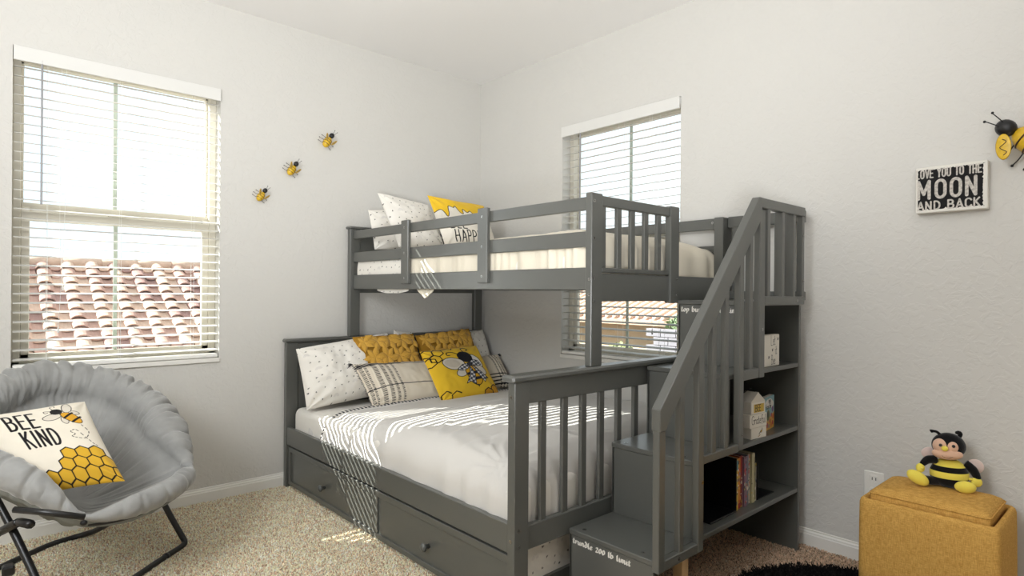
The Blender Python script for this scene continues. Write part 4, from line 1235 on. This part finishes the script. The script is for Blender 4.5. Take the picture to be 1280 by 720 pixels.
gingham([(.055, .045), (-.005, .035), (-.055, .0), (-.03, -.018), (.02, -.012), (.052, .02)])
gingham([(.055, .045), (.095, .075), (.14, .06), (.155, .02), (.12, .005), (.06, .02)])
gingham([(.045, .02), (.02, -.06), (-.03, -.135), (.01, -.12), (.045, -.155), (.06, -.06)])
gingham([(.06, .02), (.115, -.04), (.17, -.105), (.145, -.11), (.125, -.14), (.085, -.06)])
p.ellipse((.055, .03), .020, .018, 0, G2, K, .004)
c_ = [(-.800, -.395, .785), (-.335, -.375, .797), (-.318, -.600, .500), (-.786, -.620, .492)]
pillow('bee_cushion', c_, .060, p, 'yellow cushion printed with a bee wearing a black and white gingham bow', back=srgb(232, 226, 205), seed=12, pinch=.03, pw=3)

# top bunk pillows
pillow('bed_pillow', [(-1.015, -.125, 1.675), (-.55, -.120, 1.72), (-.56, -.20, 1.44), (-1.020, -.22, 1.42)], .05, speckpaint(.46, .30, 21), 'speckled pillow at the back against the top bunk headboard, mostly covered', back=COTTON, seed=21, pinch=.02, pw=3)
pillow('bed_pillow', [(-1.012, -.235, 1.772), (-.62, -.215, 1.735), (-.60, -.38, 1.425), (-.955, -.40, 1.43)], .060, speckpaint(.40, .36, 22), 'speckled pillow leaning in front on the top bunk beside the yellow drip cushion', back=COTTON, seed=22, pinch=.02, pw=3)
p = Paint(.46, .42, 280, 256, srgb(228, 222, 210))
drip = [(-.23, .21), (-.23, .05)] + [tuple(a) for a in spline([(-.23, .07), (-.19, .085), (-.165, .03), (-.15, .05), (-.135, .115), (-.10, .105), (-.085, .12), (-.06, .07), (-.035, .06), (-.03, .10), (0, .075), (.03, .09), (.07, .06), (.11, .09), (.16, .05), (.2, .09), (.23, .07)], 6)] + [(.23, .21)]
p.poly(drip, YEL); p.stroke(drip[2:-1], .0055, K)
for L in textlines('BEE', -.170, -.068, .078, .85, .16)[0]: p.stroke(L, .0085, K)
for L in textlines('HAPPY', -.150, -.170, .088, .72, .12)[0]: p.stroke(L, .0085, K)
p.stroke([tuple(a) for a in spline([(.06, .0), (.09, -.03), (.12, .0), (.10, .03), (.07, .02), (.1, -.05), (.14, -.06)], 8)], .002, K)
pillow('drip_cushion', [(-.770, -.425, 1.762), (-.300, -.405, 1.745), (-.288, -.545, 1.43), (-.730, -.570, 1.425)], .055, p, 'cushion with yellow honey drip top and words bee happy on the top bunk', back=srgb(232, 226, 210), seed=23, pinch=.03, pw=3)

# ------------------------------------------------------------------ folding saucer chair
VEL = mat('grey_velvet', srgb(150, 150, 148), .75, .2, var=.16, vscale=9, bump=.25, bscale=160, sheen=.5)
UND = mat('grey_canvas_underside', srgb(132, 135, 132), .8, .2, bump=.2, bscale=300)
chr_ = thing('saucer_chair', 'grey velvet folding saucer chair with black tube legs under the wide window', 'chair', (-2.45, -.75, 0))
ray = lambda px, py, d: CAM + d * (((px - 640) / FPX) * RR[0] + ((py - CYP) / FPX) * RR[1] + RR[2])
LH = np.array([-2.597, -1.135, .400]); RH = np.array([-2.185, -.795, .418])
rim = [LH, (-2.455, -1.125, .385), (-2.30, -1.02, .388), (-2.205, -.905, .402), RH,
       (-2.165, -.655, .500), (-2.205, -.47, .610), (-2.31, -.31, .700), (-2.46, -.215, .765), (-2.66, -.20, .800), (-2.84, -.29, .765), (-2.965, -.45, .70), (-3.02, -.66, .665),
       (-2.96, -.82, .635), (-2.87, -.965, .585), (-2.78, -1.05, .530), (-2.69, -1.105, .468)]
kinds_ = [0, 4]
RIM = np.array(spline(rim, 16, True)); NR = len(RIM); iR = 4 * 16
ctr = RIM.mean(0); nrm = np.linalg.svd(RIM - ctr)[2][2]
if nrm[2] < 0: nrm = -nrm
# bowl bottom
bot = ctr - nrm * .225 + np.array([.02, -.02, 0])


def cushion():
    nt = NR * 3; th = np.linspace(0, NR, nt, endpoint=False); i0 = np.floor(th).astype(int) % NR; fr_ = (th - np.floor(th))[:, None]
    Rm = RIM[i0] * (1 - fr_) + RIM[(i0 + 1) % NR] * fr_
    # ring thickness: pinched at the two hinge points, thin at the front lip
    dL = np.minimum(th, NR - th) / 16; dR = np.abs(th - iR) / 16
    front = (th < iR)
    r = np.where(front, .040, .088) * np.clip(np.minimum(dL, dR) / np.where(front, 1.1, 1.5), .12, 1) ** .6
    r = np.where(~front & (th > NR - 90), r * (1 - .42 * np.clip((th - (NR - 90)) / 30, 0, 1)), r)
    inw = ctr - Rm; inw = inw - nrm * (inw @ nrm)[:, None]; inw /= np.linalg.norm(inw, axis=1)[:, None]
    rs_ = np.random.RandomState(3); L = np.cumsum(np.linalg.norm(np.roll(Rm, -1, 0) - Rm, axis=1)); L = L / L[-1]
    knots = np.sort((np.arange(30) + rs_.uniform(-.33, .33, 30)) / 30.); kd = np.min(np.abs(((L[:, None] - knots[None]) + .5) % 1 - .5), 1) * 30
    pl = -.25 * np.exp(-(kd / .12) ** 2) + .03 * np.sin(L * 6.28 * 47 + 2 * np.sin(L * 30))
    rows = []; mats_ = []
    A = np.radians(np.linspace(-62, 196, 22))
    cen = Rm + inw * (r * .92)[:, None] - nrm * (r * .10)[:, None]
    for a in A:
        wr_ = fbm(L * 26, np.full(nt, a * .55), 77, 3); k = 1 + pl * np.clip(math.sin(a + .9), .15, 1) * np.where(front, .6, 1.) + (.10 * (np.abs(wr_) - .35) + .02 * fbm(L * 8, np.full(nt, a * .5), 5, 2)) * np.where(front, .8, 1.)
        rows.append(cen - inw * (np.cos(a) * r * k)[:, None] + nrm * (np.sin(a) * r * 1.02 * k)[:, None])
    crease = rows[-1]
    for j, s in enumerate(np.linspace(0, 1, 16)[1:]):
        base = crease * (1 - s) + bot * s
        depth = -.085 * math.sin(math.pi * min(1, s * .9)) ; puff = .026 * math.sin(math.pi * min(1, s * 1.35)) if s < .74 else 0
        sp_ = -.30 * np.exp(-(kd / .14) ** 2) * .028 * math.sin(math.pi * min(s * 1.3, 1))
        rows.append(base + nrm * (depth + puff) + nrm * sp_[:, None])
    V = np.array(rows); m_ = len(rows)
    F = [(j * nt + i, j * nt + (i + 1) % nt, (j + 1) * nt + (i + 1) % nt, (j + 1) * nt + i) for j in range(m_ - 1) for i in range(nt)]
    top = (V.reshape(-1, 3), F)
    # canvas underside
    ru = [V[0], V[0] * .94 + (crease * .06) - nrm * .02]
    for s in np.linspace(.12, 1, 9):
        ru.append(V[0] * (1 - s) + (bot - nrm * .02) * s - nrm * (.075 * math.sin(math.pi * s * .85)) + (nrm * (.004 * np.sin(L * 6.28 * 24))[:, None]))
    Vu = np.array(ru); Fu = [(j * nt + i, (j + 1) * nt + i, (j + 1) * nt + (i + 1) % nt, j * nt + (i + 1) % nt) for j in range(len(ru) - 1) for i in range(nt)]
    return top, (Vu.reshape(-1, 3), Fu)


top, und = cushion()
cu = part('cushion', top, VEL, chr_, smooth=True); part('canvas_underside', und, UND, cu, smooth=True)
rimt = [p_ - nrm * .028 + (ctr - p_) * .03 for p_ in RIM]
part('rim_tube', tube(rimt[2:iR - 2], .0085, 8), BLACKM, chr_, smooth=True)
part('rim_tube', tube([rimt[k % NR] for k in range(iR + 2, NR - 50)], .0105, 8), BLACKM, chr_, smooth=True)
for h_ in (LH, RH): part('hinge_cap', ell(h_ - nrm * .016, (.011, .011, .009)), BLACKM, chr_, smooth=True)
zf = .0135


def leg(pts, r=.0125, n=6): part('leg', tube(spline(pts, n), r, 10), BLACKM, chr_, smooth=True)


# front U: floor bar on the right, legs rising back under the seat
leg([(-2.30, -.40, .42), (-2.262, -.448, .30), (-2.222, -.49, .18), (-2.170, -.542, .055), (-2.158, -.556, .024), (-2.172, -.578, zf), (-2.25, -.648, zf), (-2.42, -.808, zf), (-2.60, -.985, zf), (-2.655, -1.035, .024), (-2.668, -1.043, .055), (-2.70, -.99, .14), (-2.76, -.88, .30), (-2.82, -.78, .44)])
part('joint_sleeve', tube([(-2.245, -.643, zf), (-2.258, -.655, zf)], .0142, 10), BLACKM, chr_, smooth=True)
# rear U
leg([(-2.30, -.62, .28), (-2.36, -.42, .16), (-2.44, -.22, .05), (-2.475, -.170, .025), (-2.52, -.150, zf), (-2.62, -.185, zf), (-2.80, -.33, zf), (-2.93, -.44, zf), (-2.965, -.49, .026), (-2.94, -.56, .09), (-2.88, -.70, .21), (-2.80, -.86, .33), (-2.76, -.93, .372)])
part('side_bar', tube([ray(18, 637, 1.90), ray(62, 641, 1.90), ray(106, 646.5, 1.955)], .0105, 8), BLACKM, chr_, smooth=True)
part('brace', tube([(-2.80, -.86, .33), (-2.755, -.93, .37), (-2.735, -1.06, .395)], .0145, 8), BLACKM, chr_, smooth=True)
part('locking_clip', box(-2.80, -2.765, -.90, -.86, .18, .215, .006), BLACKM, chr_)

# bee kind cushion
p = Paint(.42, .42, 300, 300, srgb(228, 220, 204))
for t_, x_, y_, sx_ in (('BEE', -.082, .068, .60), ('KIND', -.062, -.036, .56)):
    for L in textlines(t_, x_, y_, .088, sx_, .10)[0]: p.stroke(L, .0095, K)
bx, by = .118, .120
p.ellipse((bx + .018, by + .040), .017, .034, -.15, WG, K, .003); p.ellipse((bx - .045, by - .006), .034, .017, .15, WG, K, .003); p.ellipse((bx + .034, by + .004), .020, .012, .1, WG, K, .0025); p.ellipse((bx - .008, by - .034), .012, .020, .1, WG, K, .0025)
p.ellipse((bx + .018, by - .022), .042, .021, -.85, srgb(214, 160, 50), K, .003)
for d_ in (.004, .026): p.stroke([(bx + d_ - .010, by - d_ * 1.1 - .018), (bx + d_ + .024, by - d_ * 1.1 + .008)], .009, K)
p.ellipse((bx - .022, by + .024), .022, .019, .4, K)
for q in ([(bx - .03, by + .04), (bx - .035, by + .06), (bx - .02, by + .066), (bx - .02, by + .056)], [(bx - .04, by + .03), (bx - .062, by + .034), (bx - .06, by + .022), (bx - .05, by + .024)]): p.stroke([tuple(a) for a in spline(q, 6)], .003, K)
pa = [tuple(a) for a in spline([(.158, .055), (.172, .02), (.15, -.015), (.12, -.01), (.105, .0), (.12, .01), (.108, .025), (.13, .03), (.15, -.01), (.165, -.04), (.18, -.055)], 8)]
for k in range(0, len(pa) - 2, 4): p.stroke(pa[k:k + 3], .0032, K)
hr_ = .030; dxh, dyh = hr_ * 1.732, hr_ * 1.5
for j, row in enumerate(((-.030, .0), (.5, 1.5, 2.5, 3.5, 4.5), (0, 1, 2, 3, 4, 5), (.5, 1.5, 2.5, 3.5, 4.5))):
    for c_ in (row if j else (2, 3, 4.0)):
        x_ = -.045 + c_ * dxh if j else -.045 + (c_) * dxh; y_ = -.085 - (j) * dyh
        if j == 1 and c_ < 1: continue
        if x_ > .215: continue
        p.poly(hexpts(x_ + (0 if j % 2 == 0 else 0), y_, hr_), srgb(210, 166, 52), K, .005)
pillow('bee_cushion', [(-2.925, -.665, .690), (-2.552, -.722, .726), (-2.470, -1.045, .478), (-2.765, -.955, .455)], .062, p, 'cream square cushion with words bee kind and honeycomb on the grey chair', back=srgb(226, 218, 200), seed=41, pinch=.035, pw=3)

# ------------------------------------------------------------------ metal bees on the walls
BY = mat('bee_yellow_enamel', srgb(216, 176, 40), .35, .5, var=.12, vscale=60)
BG = mat('bee_gold_wing', srgb(214, 178, 86), .35, .5, metal=.3)
BK = mat('bee_black_enamel', srgb(24, 24, 26), .4, .5)
STRIPE = mat('bee_brown_stripe', srgb(64, 40, 22), .5)


def metalbee(wall, a0, b0, s, ang, label, group, big=False):
    """a = along the wall to the right in view, b = up, n = out of the wall; ang = direction of the head"""
    if wall == 1: W_ = lambda a, b, n: np.array([a0 + a, -n, b0 + b])
    else: W_ = lambda a, b, n: np.array([-n, a0 - a, b0 + b])
    t = thing('wall_bee', label, 'wall ornament', tuple(W_(0, 0, .0)), group=group)
    ca, sa = math.cos(ang), math.sin(ang)

    def Q(u, v, n): return W_((u * ca - v * sa) * s, (u * sa + v * ca) * s, n * s)   # u towards the head, v to its left
    ax = [(Q(1, 0, 0) - Q(0, 0, 0)) / s, (Q(0, 1, 0) - Q(0, 0, 0)) / s, (Q(0, 0, 1) - Q(0, 0, 0)) / s]
    body = part('body', ell(Q(-.10, 0, .34), (.52 * s, .34 * s, .30 * s), ax), BY, t, smooth=True)
    for u_ in (-.32, -.10, .12):
        k = math.sqrt(1 - ((u_ + .10) / .52) ** 2)
        part('stripe', tube([Q(u_, .345 * k * math.cos(q), .34 + .305 * k * math.sin(q)) for q in np.linspace(-.3, math.pi + .3, 14)], .022 * s, 6), STRIPE, body)
    part('head', ell(Q(.60, .02, .42), (.25 * s, .22 * s, .22 * s), ax), BK, t, smooth=True)
    for q in (1, -1):
        part('antenna', tube(spline([Q(.70, .06 * q, .58), Q(.90, .10 * q, .70), Q(1.02, .12 * q, .72)], 5), .014 * s, 5), BK, t)
        part('antenna_tip', ell(Q(1.03, .13 * q, .72), (.035 * s,) * 3, nu=8, nv=6), BK, t)
    wings = ((.10, -.42, .72, -.35, .55, .9), (.14, .34, .66, .5, .30, .6)) if not big else ((.26, .44, .72, 2.30, .30, .15), (.20, -.50, .70, -.9, .34, .3))
    for (u_, v_, n_, r_, ln, tilt_) in wings:
        d = np.array([math.cos(r_), math.sin(r_)]); e = np.array([-d[1], d[0]])
        A1 = (Q(d[0], d[1], 0) - Q(0, 0, 0)) / s; A2 = (Q(e[0], e[1], 0) - Q(0, 0, 0)) / s; A3 = ax[2]
        B2 = A2 * math.cos(tilt_) + A3 * math.sin(tilt_); B3 = -A2 * math.sin(tilt_) + A3 * math.cos(tilt_)
        wg = part('wing', ell(Q(u_, v_, n_), (.34 * s, .17 * s, .020 * s), [A1, B2, B3], 20, 8), BG if not big else BY, t, smooth=True)
        sw = [Q(u_, v_, n_) + A1 * s * (.22 - .07 * k) + B2 * s * .07 * math.sin(k * 1.6) + B3 * .024 * s for k in range(7)]
        part('scroll', tube(spline(sw, 4), .010 * s, 5), STRIPE, wg)
    for (u_, v_, q) in ((.22, .26, 1), (-.08, .32, 1), (-.36, .26, 1), (.05, -.32, -1), (-.34, -.28, -1)):
        part('leg', tube(spline([Q(u_, v_, .22), Q(u_ - .02, v_ + .20 * q, .18), Q(u_ + .02, v_ + .36 * q, .03)], 4), .018 * s, 5), BK, t)
        part('foot', ell(Q(u_ + .02, v_ + .38 * q, .035), (.038 * s,) * 3, nu=8, nv=6), BK, t)
    return t


metalbee(1, -1.640, 1.708, .060, .98, 'small yellow metal bee, lowest of the trio on the wall beside the wide window', 'small metal bees')
metalbee(1, -1.462, 1.884, .067, .98, 'small yellow metal bee in the middle of the diagonal trio of wall bees', 'small metal bees')
metalbee(1, -1.240, 2.090, .072, .98, 'small yellow metal bee, highest of the trio nearest the bunk bed', 'small metal bees')
metalbee(2, -3.205, 1.728, .140, 2.45, 'large yellow metal bee with black head on the wall above the moon sign', None, True)

# ------------------------------------------------------------------ moon sign
sgn = thing('canvas_sign', 'black and white canvas sign reading love you to the moon and back', 'sign', (-.02, -2.97, 1.49))
sy0, sy1, sz0, sz1 = -3.083, -2.850, 1.492, 1.676
part('canvas', box(-.040, -.001, sy0, sy1, sz0, sz1, .003), mat('white_canvas', srgb(228, 225, 217), .8, bump=.2, bscale=300), sgn)
sw, sh = sy1 - sy0 - .004, sz1 - sz0 - .004
p = Paint(sw, sh, 340, 270, srgb(226, 223, 215))
rs = np.random.RandomState(3); bl = []
x_, y_ = sw / 2 - .006, sh / 2 - .008
for k in range(40): bl.append((-x_ + 2 * x_ * k / 39, y_ - abs(rs.normal(0, .0028))))
for k in range(26): bl.append((x_ - .004 - abs(rs.normal(0, .002)), y_ - 2 * y_ * k / 25))
for k in range(40): bl.append((x_ - 2 * x_ * k / 39, -y_ + abs(rs.normal(0, .0028))))
for k in range(26): bl.append((-x_ + abs(rs.normal(0, .0012)), -y_ + 2 * y_ * k / 25))
p.poly(bl, srgb(30, 29, 30))
tmp = Paint(sw, sh, 340, 270, (0, 0, 0))
W1c = (1, 1, 1)
for t_, x0_, y0_, h_, ln, wd in (('LOVE YOU TO THE', -.112, .048, .032, .214, .0052), ('MOON', -.106, -.034, .068, .208, .0112), ('AND BACK', -.108, -.080, .032, .210, .0060)):
    L, w0 = textlines(t_, 0, 0, 1, .8, .13 if len(t_) > 5 else .16); k = ln / w0
    for q in L: tmp.stroke([(x0_ + a * k, y0_ + b * h_) for a, b in q], wd, W1c)
nz_ = fbm(p.X * 60, p.Y * 60, 5, 3); wear = np.clip(.86 + .30 * nz_, .25, 1)
a_ = (tmp.C[..., 0] * wear)[..., None]; p.C = p.C * (1 - a_) + np.array(srgb(206, 200, 192)[:3]) * a_
Vp = np.stack([np.full(p.X.shape, -.0406), (sy0 + sy1) / 2 - p.X, (sz0 + sz1) / 2 + p.Y], -1).reshape(-1, 3)
part('printed_face', (Vp, grid(p.nx, p.ny)), PRINTL, sgn, colors=p.C.reshape(-1, 3))

# ------------------------------------------------------------------ outlet
ot = thing('wall_outlet', 'white electrical outlet plate low on the wall behind the yellow ottoman', 'outlet', (0, -2.697, .30))
part('cover_plate', box(-.006, 0, -2.735, -2.657, .292, .404, .003), TRIM, ot)
for z in (.322, .374):
    part('socket', box(-.008, -.005, -2.714, -2.680, z - .015, z + .015, .004), TRIM, ot)
    part('slot', box(-.0085, -.007, -2.706, -2.703, z - .006, z + .006), SCRD, ot); part('slot', box(-.0085, -.007, -2.692, -2.689, z - .006, z + .006), SCRD, ot)

# ------------------------------------------------------------------ ottoman
LIN = mat('mustard_linen', srgb(196, 148, 70), .9, .15)
n_ = LIN.node_tree.nodes; l_ = LIN.node_tree.links; b_ = n_['Principled BSDF']; tcx = n_.new('ShaderNodeTexCoord'); out = []
for sc_ in ((1500, 1500, 160), (160, 160, 1500)):
    mp = n_.new('ShaderNodeMapping'); mp.inputs['Scale'].default_value = [q / 3 for q in sc_]; nn = n_.new('ShaderNodeTexNoise'); nn.inputs['Scale'].default_value = 1; nn.inputs['Detail'].default_value = 2
    l_.new(tcx.outputs['Object'], mp.inputs['Vector']); l_.new(mp.outputs['Vector'], nn.inputs['Vector']); out.append(nn)
ad = n_.new('ShaderNodeMath'); ad.operation = 'ADD'; l_.new(out[0].outputs['Fac'], ad.inputs[0]); l_.new(out[1].outputs['Fac'], ad.inputs[1])
cr_ = n_.new('ShaderNodeValToRGB'); cr_.color_ramp.elements[0].position = .36; cr_.color_ramp.elements[0].color = srgb(184, 138, 66); cr_.color_ramp.elements[1].position = .64; cr_.color_ramp.elements[1].color = srgb(222, 176, 98)
hf = n_.new('ShaderNodeMath'); hf.operation = 'MULTIPLY'; hf.inputs[1].default_value = .5; l_.new(ad.outputs[0], hf.inputs[0]); l_.new(hf.outputs[0], cr_.inputs['Fac']); l_.new(cr_.outputs['Color'], b_.inputs['Base Color'])
bp_ = n_.new('ShaderNodeBump'); bp_.inputs['Strength'].default_value = .5; bp_.inputs['Distance'].default_value = .001; l_.new(ad.outputs[0], bp_.inputs['Height']); l_.new(bp_.outputs['Normal'], b_.inputs['Normal'])
om = thing('storage_ottoman', 'mustard yellow linen storage ottoman with a loose padded lid against the wall', 'ottoman', (-.24, -2.975, 0))
OX0, OX1, OY0, OY1 = -.405, -.070, -3.182, -2.762
# hollow body: outer shell, rim, inner well
wl = .030
VB = merge([box(OX0, OX0 + wl, OY0, OY1, .02, .402), box(OX1 - wl, OX1, OY0, OY1, .02, .402), box(OX0 + wl, OX1 - wl, OY0, OY0 + wl, .02, .402), box(OX0 + wl, OX1 - wl, OY1 - wl, OY1, .02, .402)])


def roundloop(x0, x1, y0, y1, r, n=6):
    L = []
    for cx_, cy_, a0 in ((x1 - r, y1 - r, 0), (x0 + r, y1 - r, 90), (x0 + r, y0 + r, 180), (x1 - r, y0 + r, 270)):
        L += [(cx_ + r * math.cos(math.radians(a0 + 90 * k / n)), cy_ + r * math.sin(math.radians(a0 + 90 * k / n))) for k in range(n + 1)]
    return L


def loft(rings, capb=True, capt=True):
    n = len(rings[0]); V = np.array([p_ for r in rings for p_ in r]); F = [(j * n + i, j * n + (i + 1) % n, (j + 1) * n + (i + 1) % n, (j + 1) * n + i) for j in range(len(rings) - 1) for i in range(n)]
    if capb: F.append(tuple(range(n))[::-1])
    if capt: F.append(tuple(range((len(rings) - 1) * n, len(rings) * n)))
    return V, F


def ring(x0, x1, y0, y1, r, z): return [(x, y, z) for x, y in roundloop(x0, x1, y0, y1, max(r, .001))]


rg = [ring(OX0 - .003, OX1, OY0, OY1, .024, .018), ring(OX0 - .006, OX1, OY0 - .003, OY1, .026, .15), ring(OX0 - .004, OX1, OY0 - .002, OY1, .026, .30), ring(OX0, OX1, OY0, OY1, .026, .385),
      ring(OX0 + .004, OX1 - .004, OY0 + .004, OY1 - .004, .024, .398), ring(OX0 + .010, OX1 - .010, OY0 + .010, OY1 - .010, .020, .403), ring(OX0 + .018, OX1 - .018, OY0 + .018, OY1 - .018, .014, .402),
      ring(OX0 + .024, OX1 - .024, OY0 + .024, OY1 - .024, .010, .392), ring(OX0 + .026, OX1 - .026, OY0 + .026, OY1 - .026, .010, .34)]
part('body', loft(rg), LIN, om, smooth=True)
a, b, c_, d = OX0 + .030, OX1 - .030, OY0 + .030, OY1 - .030
rg = [ring(a, b, c_, d, .012, .355), ring(a - .001, b + .001, c_ - .001, d + .001, .014, .402), ring(a, b, c_, d, .018, .420), ring(a + .006, b - .006, c_ + .006, d - .006, .022, .431), ring(a + .020, b - .020, c_ + .020, d - .020, .030, .439),
      ring(a + .06, b - .06, c_ + .06, d - .06, .03, .444), ring(a + .10, b - .10, c_ + .12, d - .12, .02, .446)]
lid = part('padded_lid', loft(rg), LIN, om, smooth=True)
part('piping', tube([(x, y, .421) for x, y in roundloop(a - .001, b + .001, c_ - .001, d + .001, .018)], .0028, 6, closed=True), LIN, lid, smooth=True)
for x in (OX0 + .04, OX1 - .04):
    for y in (OY0 + .04, OY1 - .04): part('foot', tube([(x, y, 0), (x, y, .02)], [.018, .02], 10), BLACKM, om)

# ------------------------------------------------------------------ plush bee (a = right in view, b = up, c = towards the room)
PB = mat('black_plush', srgb(26, 25, 26), .95, .1, bump=.5, bscale=260, sheen=.35)
PY = mat('yellow_plush', srgb(240, 222, 96), .95, .1, bump=.5, bscale=260, sheen=.2)
PP = mat('pink_plush', srgb(224, 184, 158), .95, .1, bump=.4, bscale=260, sheen=.35)
PW = mat('pale_pink_wing', srgb(226, 204, 196), .9, .1, bump=.3, bscale=200, sheen=.2)
px0 = np.array([-.158, -2.990, .4455]); FW = Vector((-.93, -.37, 0)).normalized(); RT = Vector((-FW.y * -1, 0, 0))
FWn = np.array([-.93, -.37, 0]); FWn /= np.linalg.norm(FWn); RTn = np.array([FWn[1] * -1, FWn[0], 0]) * 1.0   # viewer's right
if RTn @ RR[0] < 0: RTn = -RTn
k_ = .00041


def PQ(a, b, c): return px0 + RTn * (a - 400) * k_ + np.array([0, 0, 1]) * (598 - b) * k_ + FWn * c * k_


PA = [RTn, FWn, np.array([0, 0, 1.])]
pl = thing('plush_bee', 'black and yellow striped plush bee toy sitting on the ottoman', 'plush toy', tuple(px0))
# body with sewn stripes as geometry bands
cB = PQ(410, 470, 0); rB = np.array([150, 120, 135]) * k_
V, F = ell(cB, rB, PA, 40, 60); zb = (V[:, 2] - cB[2]) / rB[2]
V[:, :2] = cB[:2] + (V[:, :2] - cB[:2]) * (1 + .10 * np.clip(-zb, 0, 1) - .10 * np.clip(zb, 0, 1))[:, None]
vb_ = (598 - 470) - 0; hh = (V[:, 2] - px0[2]) / k_
bodyme = part('body', (V, F), [PB, PY], pl, smooth=True)
for q in bodyme.data.polygons:
    zc = (q.center.z) / k_; fr_ = np.array(q.center[:]) @ FWn
    nn = 598 - zc
    if (348 < nn < 402 or 446 < nn < 506): q.material_index = 1
head = part('head', ell(PQ(402, 222, 10), np.array([130, 112, 116]) * k_, PA, 32, 22), PB, pl, smooth=True)
for sx in (-1, 1): part('face_patch', ell(PQ(372 + 40 * sx, 218, 70), np.array([62, 62, 66]) * k_, PA, 20, 14), PP, head, smooth=True)
part('muzzle', ell(PQ(380, 282, 84), np.array([118, 62, 52]) * k_, PA, 28, 18), PP, head, smooth=True)
part('nose', ell(PQ(352, 226, 138), np.array([26, 24, 24]) * k_, PA, 16, 12), PY, head, smooth=True)
for a_ in (322, 418): part('eye', ell(PQ(a_, 200, 130), np.array([14, 10, 14]) * k_, PA, 12, 8), BLACKM, head, smooth=True)
part('smile', tube(spline([PQ(330, 288, 138), PQ(345, 302, 141), PQ(378, 307, 146), PQ(408, 296, 141), PQ(414, 290, 138)], 5), 1.8 * k_, 5), mat('brown_thread', srgb(110, 70, 56), .9), head)
part('antenna', tube(spline([PQ(345, 135, 10), PQ(310, 105, 12), PQ(275, 102, 14), PQ(262, 108, 14)], 6), [k_ * q for q in np.interp(np.linspace(0, 1, 19), (0, .5, .85, 1), (13, 12, 19, 8))], 12), PB, head, smooth=True)
part('antenna', tube(spline([PQ(478, 150, 5), PQ(488, 115, 8), PQ(480, 98, 10), PQ(450, 98, 12)], 6), [k_ * q for q in np.interp(np.linspace(0, 1, 19), (0, .4, .8, 1), (14, 20, 19, 8))], 12), PB, head, smooth=True)


def limb(name, pts, rad, mt): 
    P_ = spline([PQ(*q) for q in pts], 6); r_ = np.interp(np.linspace(0, 1, len(P_)), np.linspace(0, 1, len(rad)), rad) * k_
    return part(name, merge([tube(P_, r_, 14), ell(P_[-1], (r_[-1],) * 3, nu=12, nv=8)]), mt, pl, smooth=True)


arm = limb('arm', [(300, 358, 20), (240, 362, 50), (198, 392, 80)], [38, 36, 26], PB)
part('hand', ell(PQ(176, 434, 92), np.array([36, 30, 42]) * k_, PA, 18, 12), PY, arm, smooth=True); part('thumb', ell(PQ(186, 428, 122), np.array([14, 12, 13]) * k_, PA, 10, 8), PY, arm, smooth=True)
arm = limb('arm', [(525, 372, 0), (582, 420, 10), (612, 478, 20)], [40, 38, 30], PB)
part('hand', ell(PQ(606, 522, 28), np.array([44, 30, 44]) * k_, PA, 18, 12), PY, arm, smooth=True); part('thumb', ell(PQ(560, 498, 40), np.array([22, 14, 12]) * k_, PA, 10, 8), PY, arm, smooth=True)
def tilted(c, r, ang_, tilt_): # ellipse rotated in the a-b plane
    a1 = RTn * math.cos(ang_) - np.array([0, 0, 1]) * math.sin(ang_); b1 = RTn * math.sin(ang_) + np.array([0, 0, 1]) * math.cos(ang_)
    return ell(PQ(*c), np.array(r) * k_, [a1, FWn, b1], 22, 14)
lg = limb('leg', [(330, 545, 10), (270, 545, 60), (200, 530, 110)], [48, 40, 36], PB)
part('foot', tilted((152, 518, 128), (96, 40, 56), .55, 0), PY, lg, smooth=True)
lg = limb('leg', [(450, 552, 30), (480, 560, 90), (498, 562, 130)], [52, 44, 38], PB)
part('foot', tilted((500, 545, 158), (80, 42, 54), -.05, 0), PY, lg, smooth=True)
part('wing', tilted((612, 402, -60), (68, 14, 66), .5, 0), PW, pl, smooth=True); part('wing', tilted((262, 318, -60), (60, 14, 50), -.4, 0), PW, pl, smooth=True)

# ------------------------------------------------------------------ shaggy rug
rc, rr = (-.616, -2.877), .484
rug = thing('round_rug', 'round black shaggy rug on the carpet before the yellow ottoman', 'rug', (rc[0], rc[1], 0))
V, F = tube([(rc[0], rc[1], 0), (rc[0], rc[1], .012)], rr - .01, 72); part('backing', (V, F), mat('rug_backing', srgb(22, 20, 20), .95), rug)
ot_ = (OX0 - .02, OX1 + .02, OY0 - .02, OY1 + .02)
RUG = mat('black_shag', (1, 1, 1, 1), .9, .15, vcol=True)
ins = lambda x, y: (np.hypot(x - rc[0], y - rc[1]) < rr) & ~((x > ot_[0]) & (x < ot_[1]) & (y > ot_[2]) & (y < ot_[3]))
o = tufts('shag_pile', (rc[0] - rr, rc[0] + rr), (rc[1] - rr, rc[1] + rr), 52000, .030, .0022, [srgb(20, 18, 18)[:3], srgb(30, 27, 26)[:3], srgb(14, 13, 13)[:3]], RUG, 8, ins, z=.008, lean=1.1)
o.parent = rug; o.location = o.location - rug.location; o['kind'] = 'stuff'
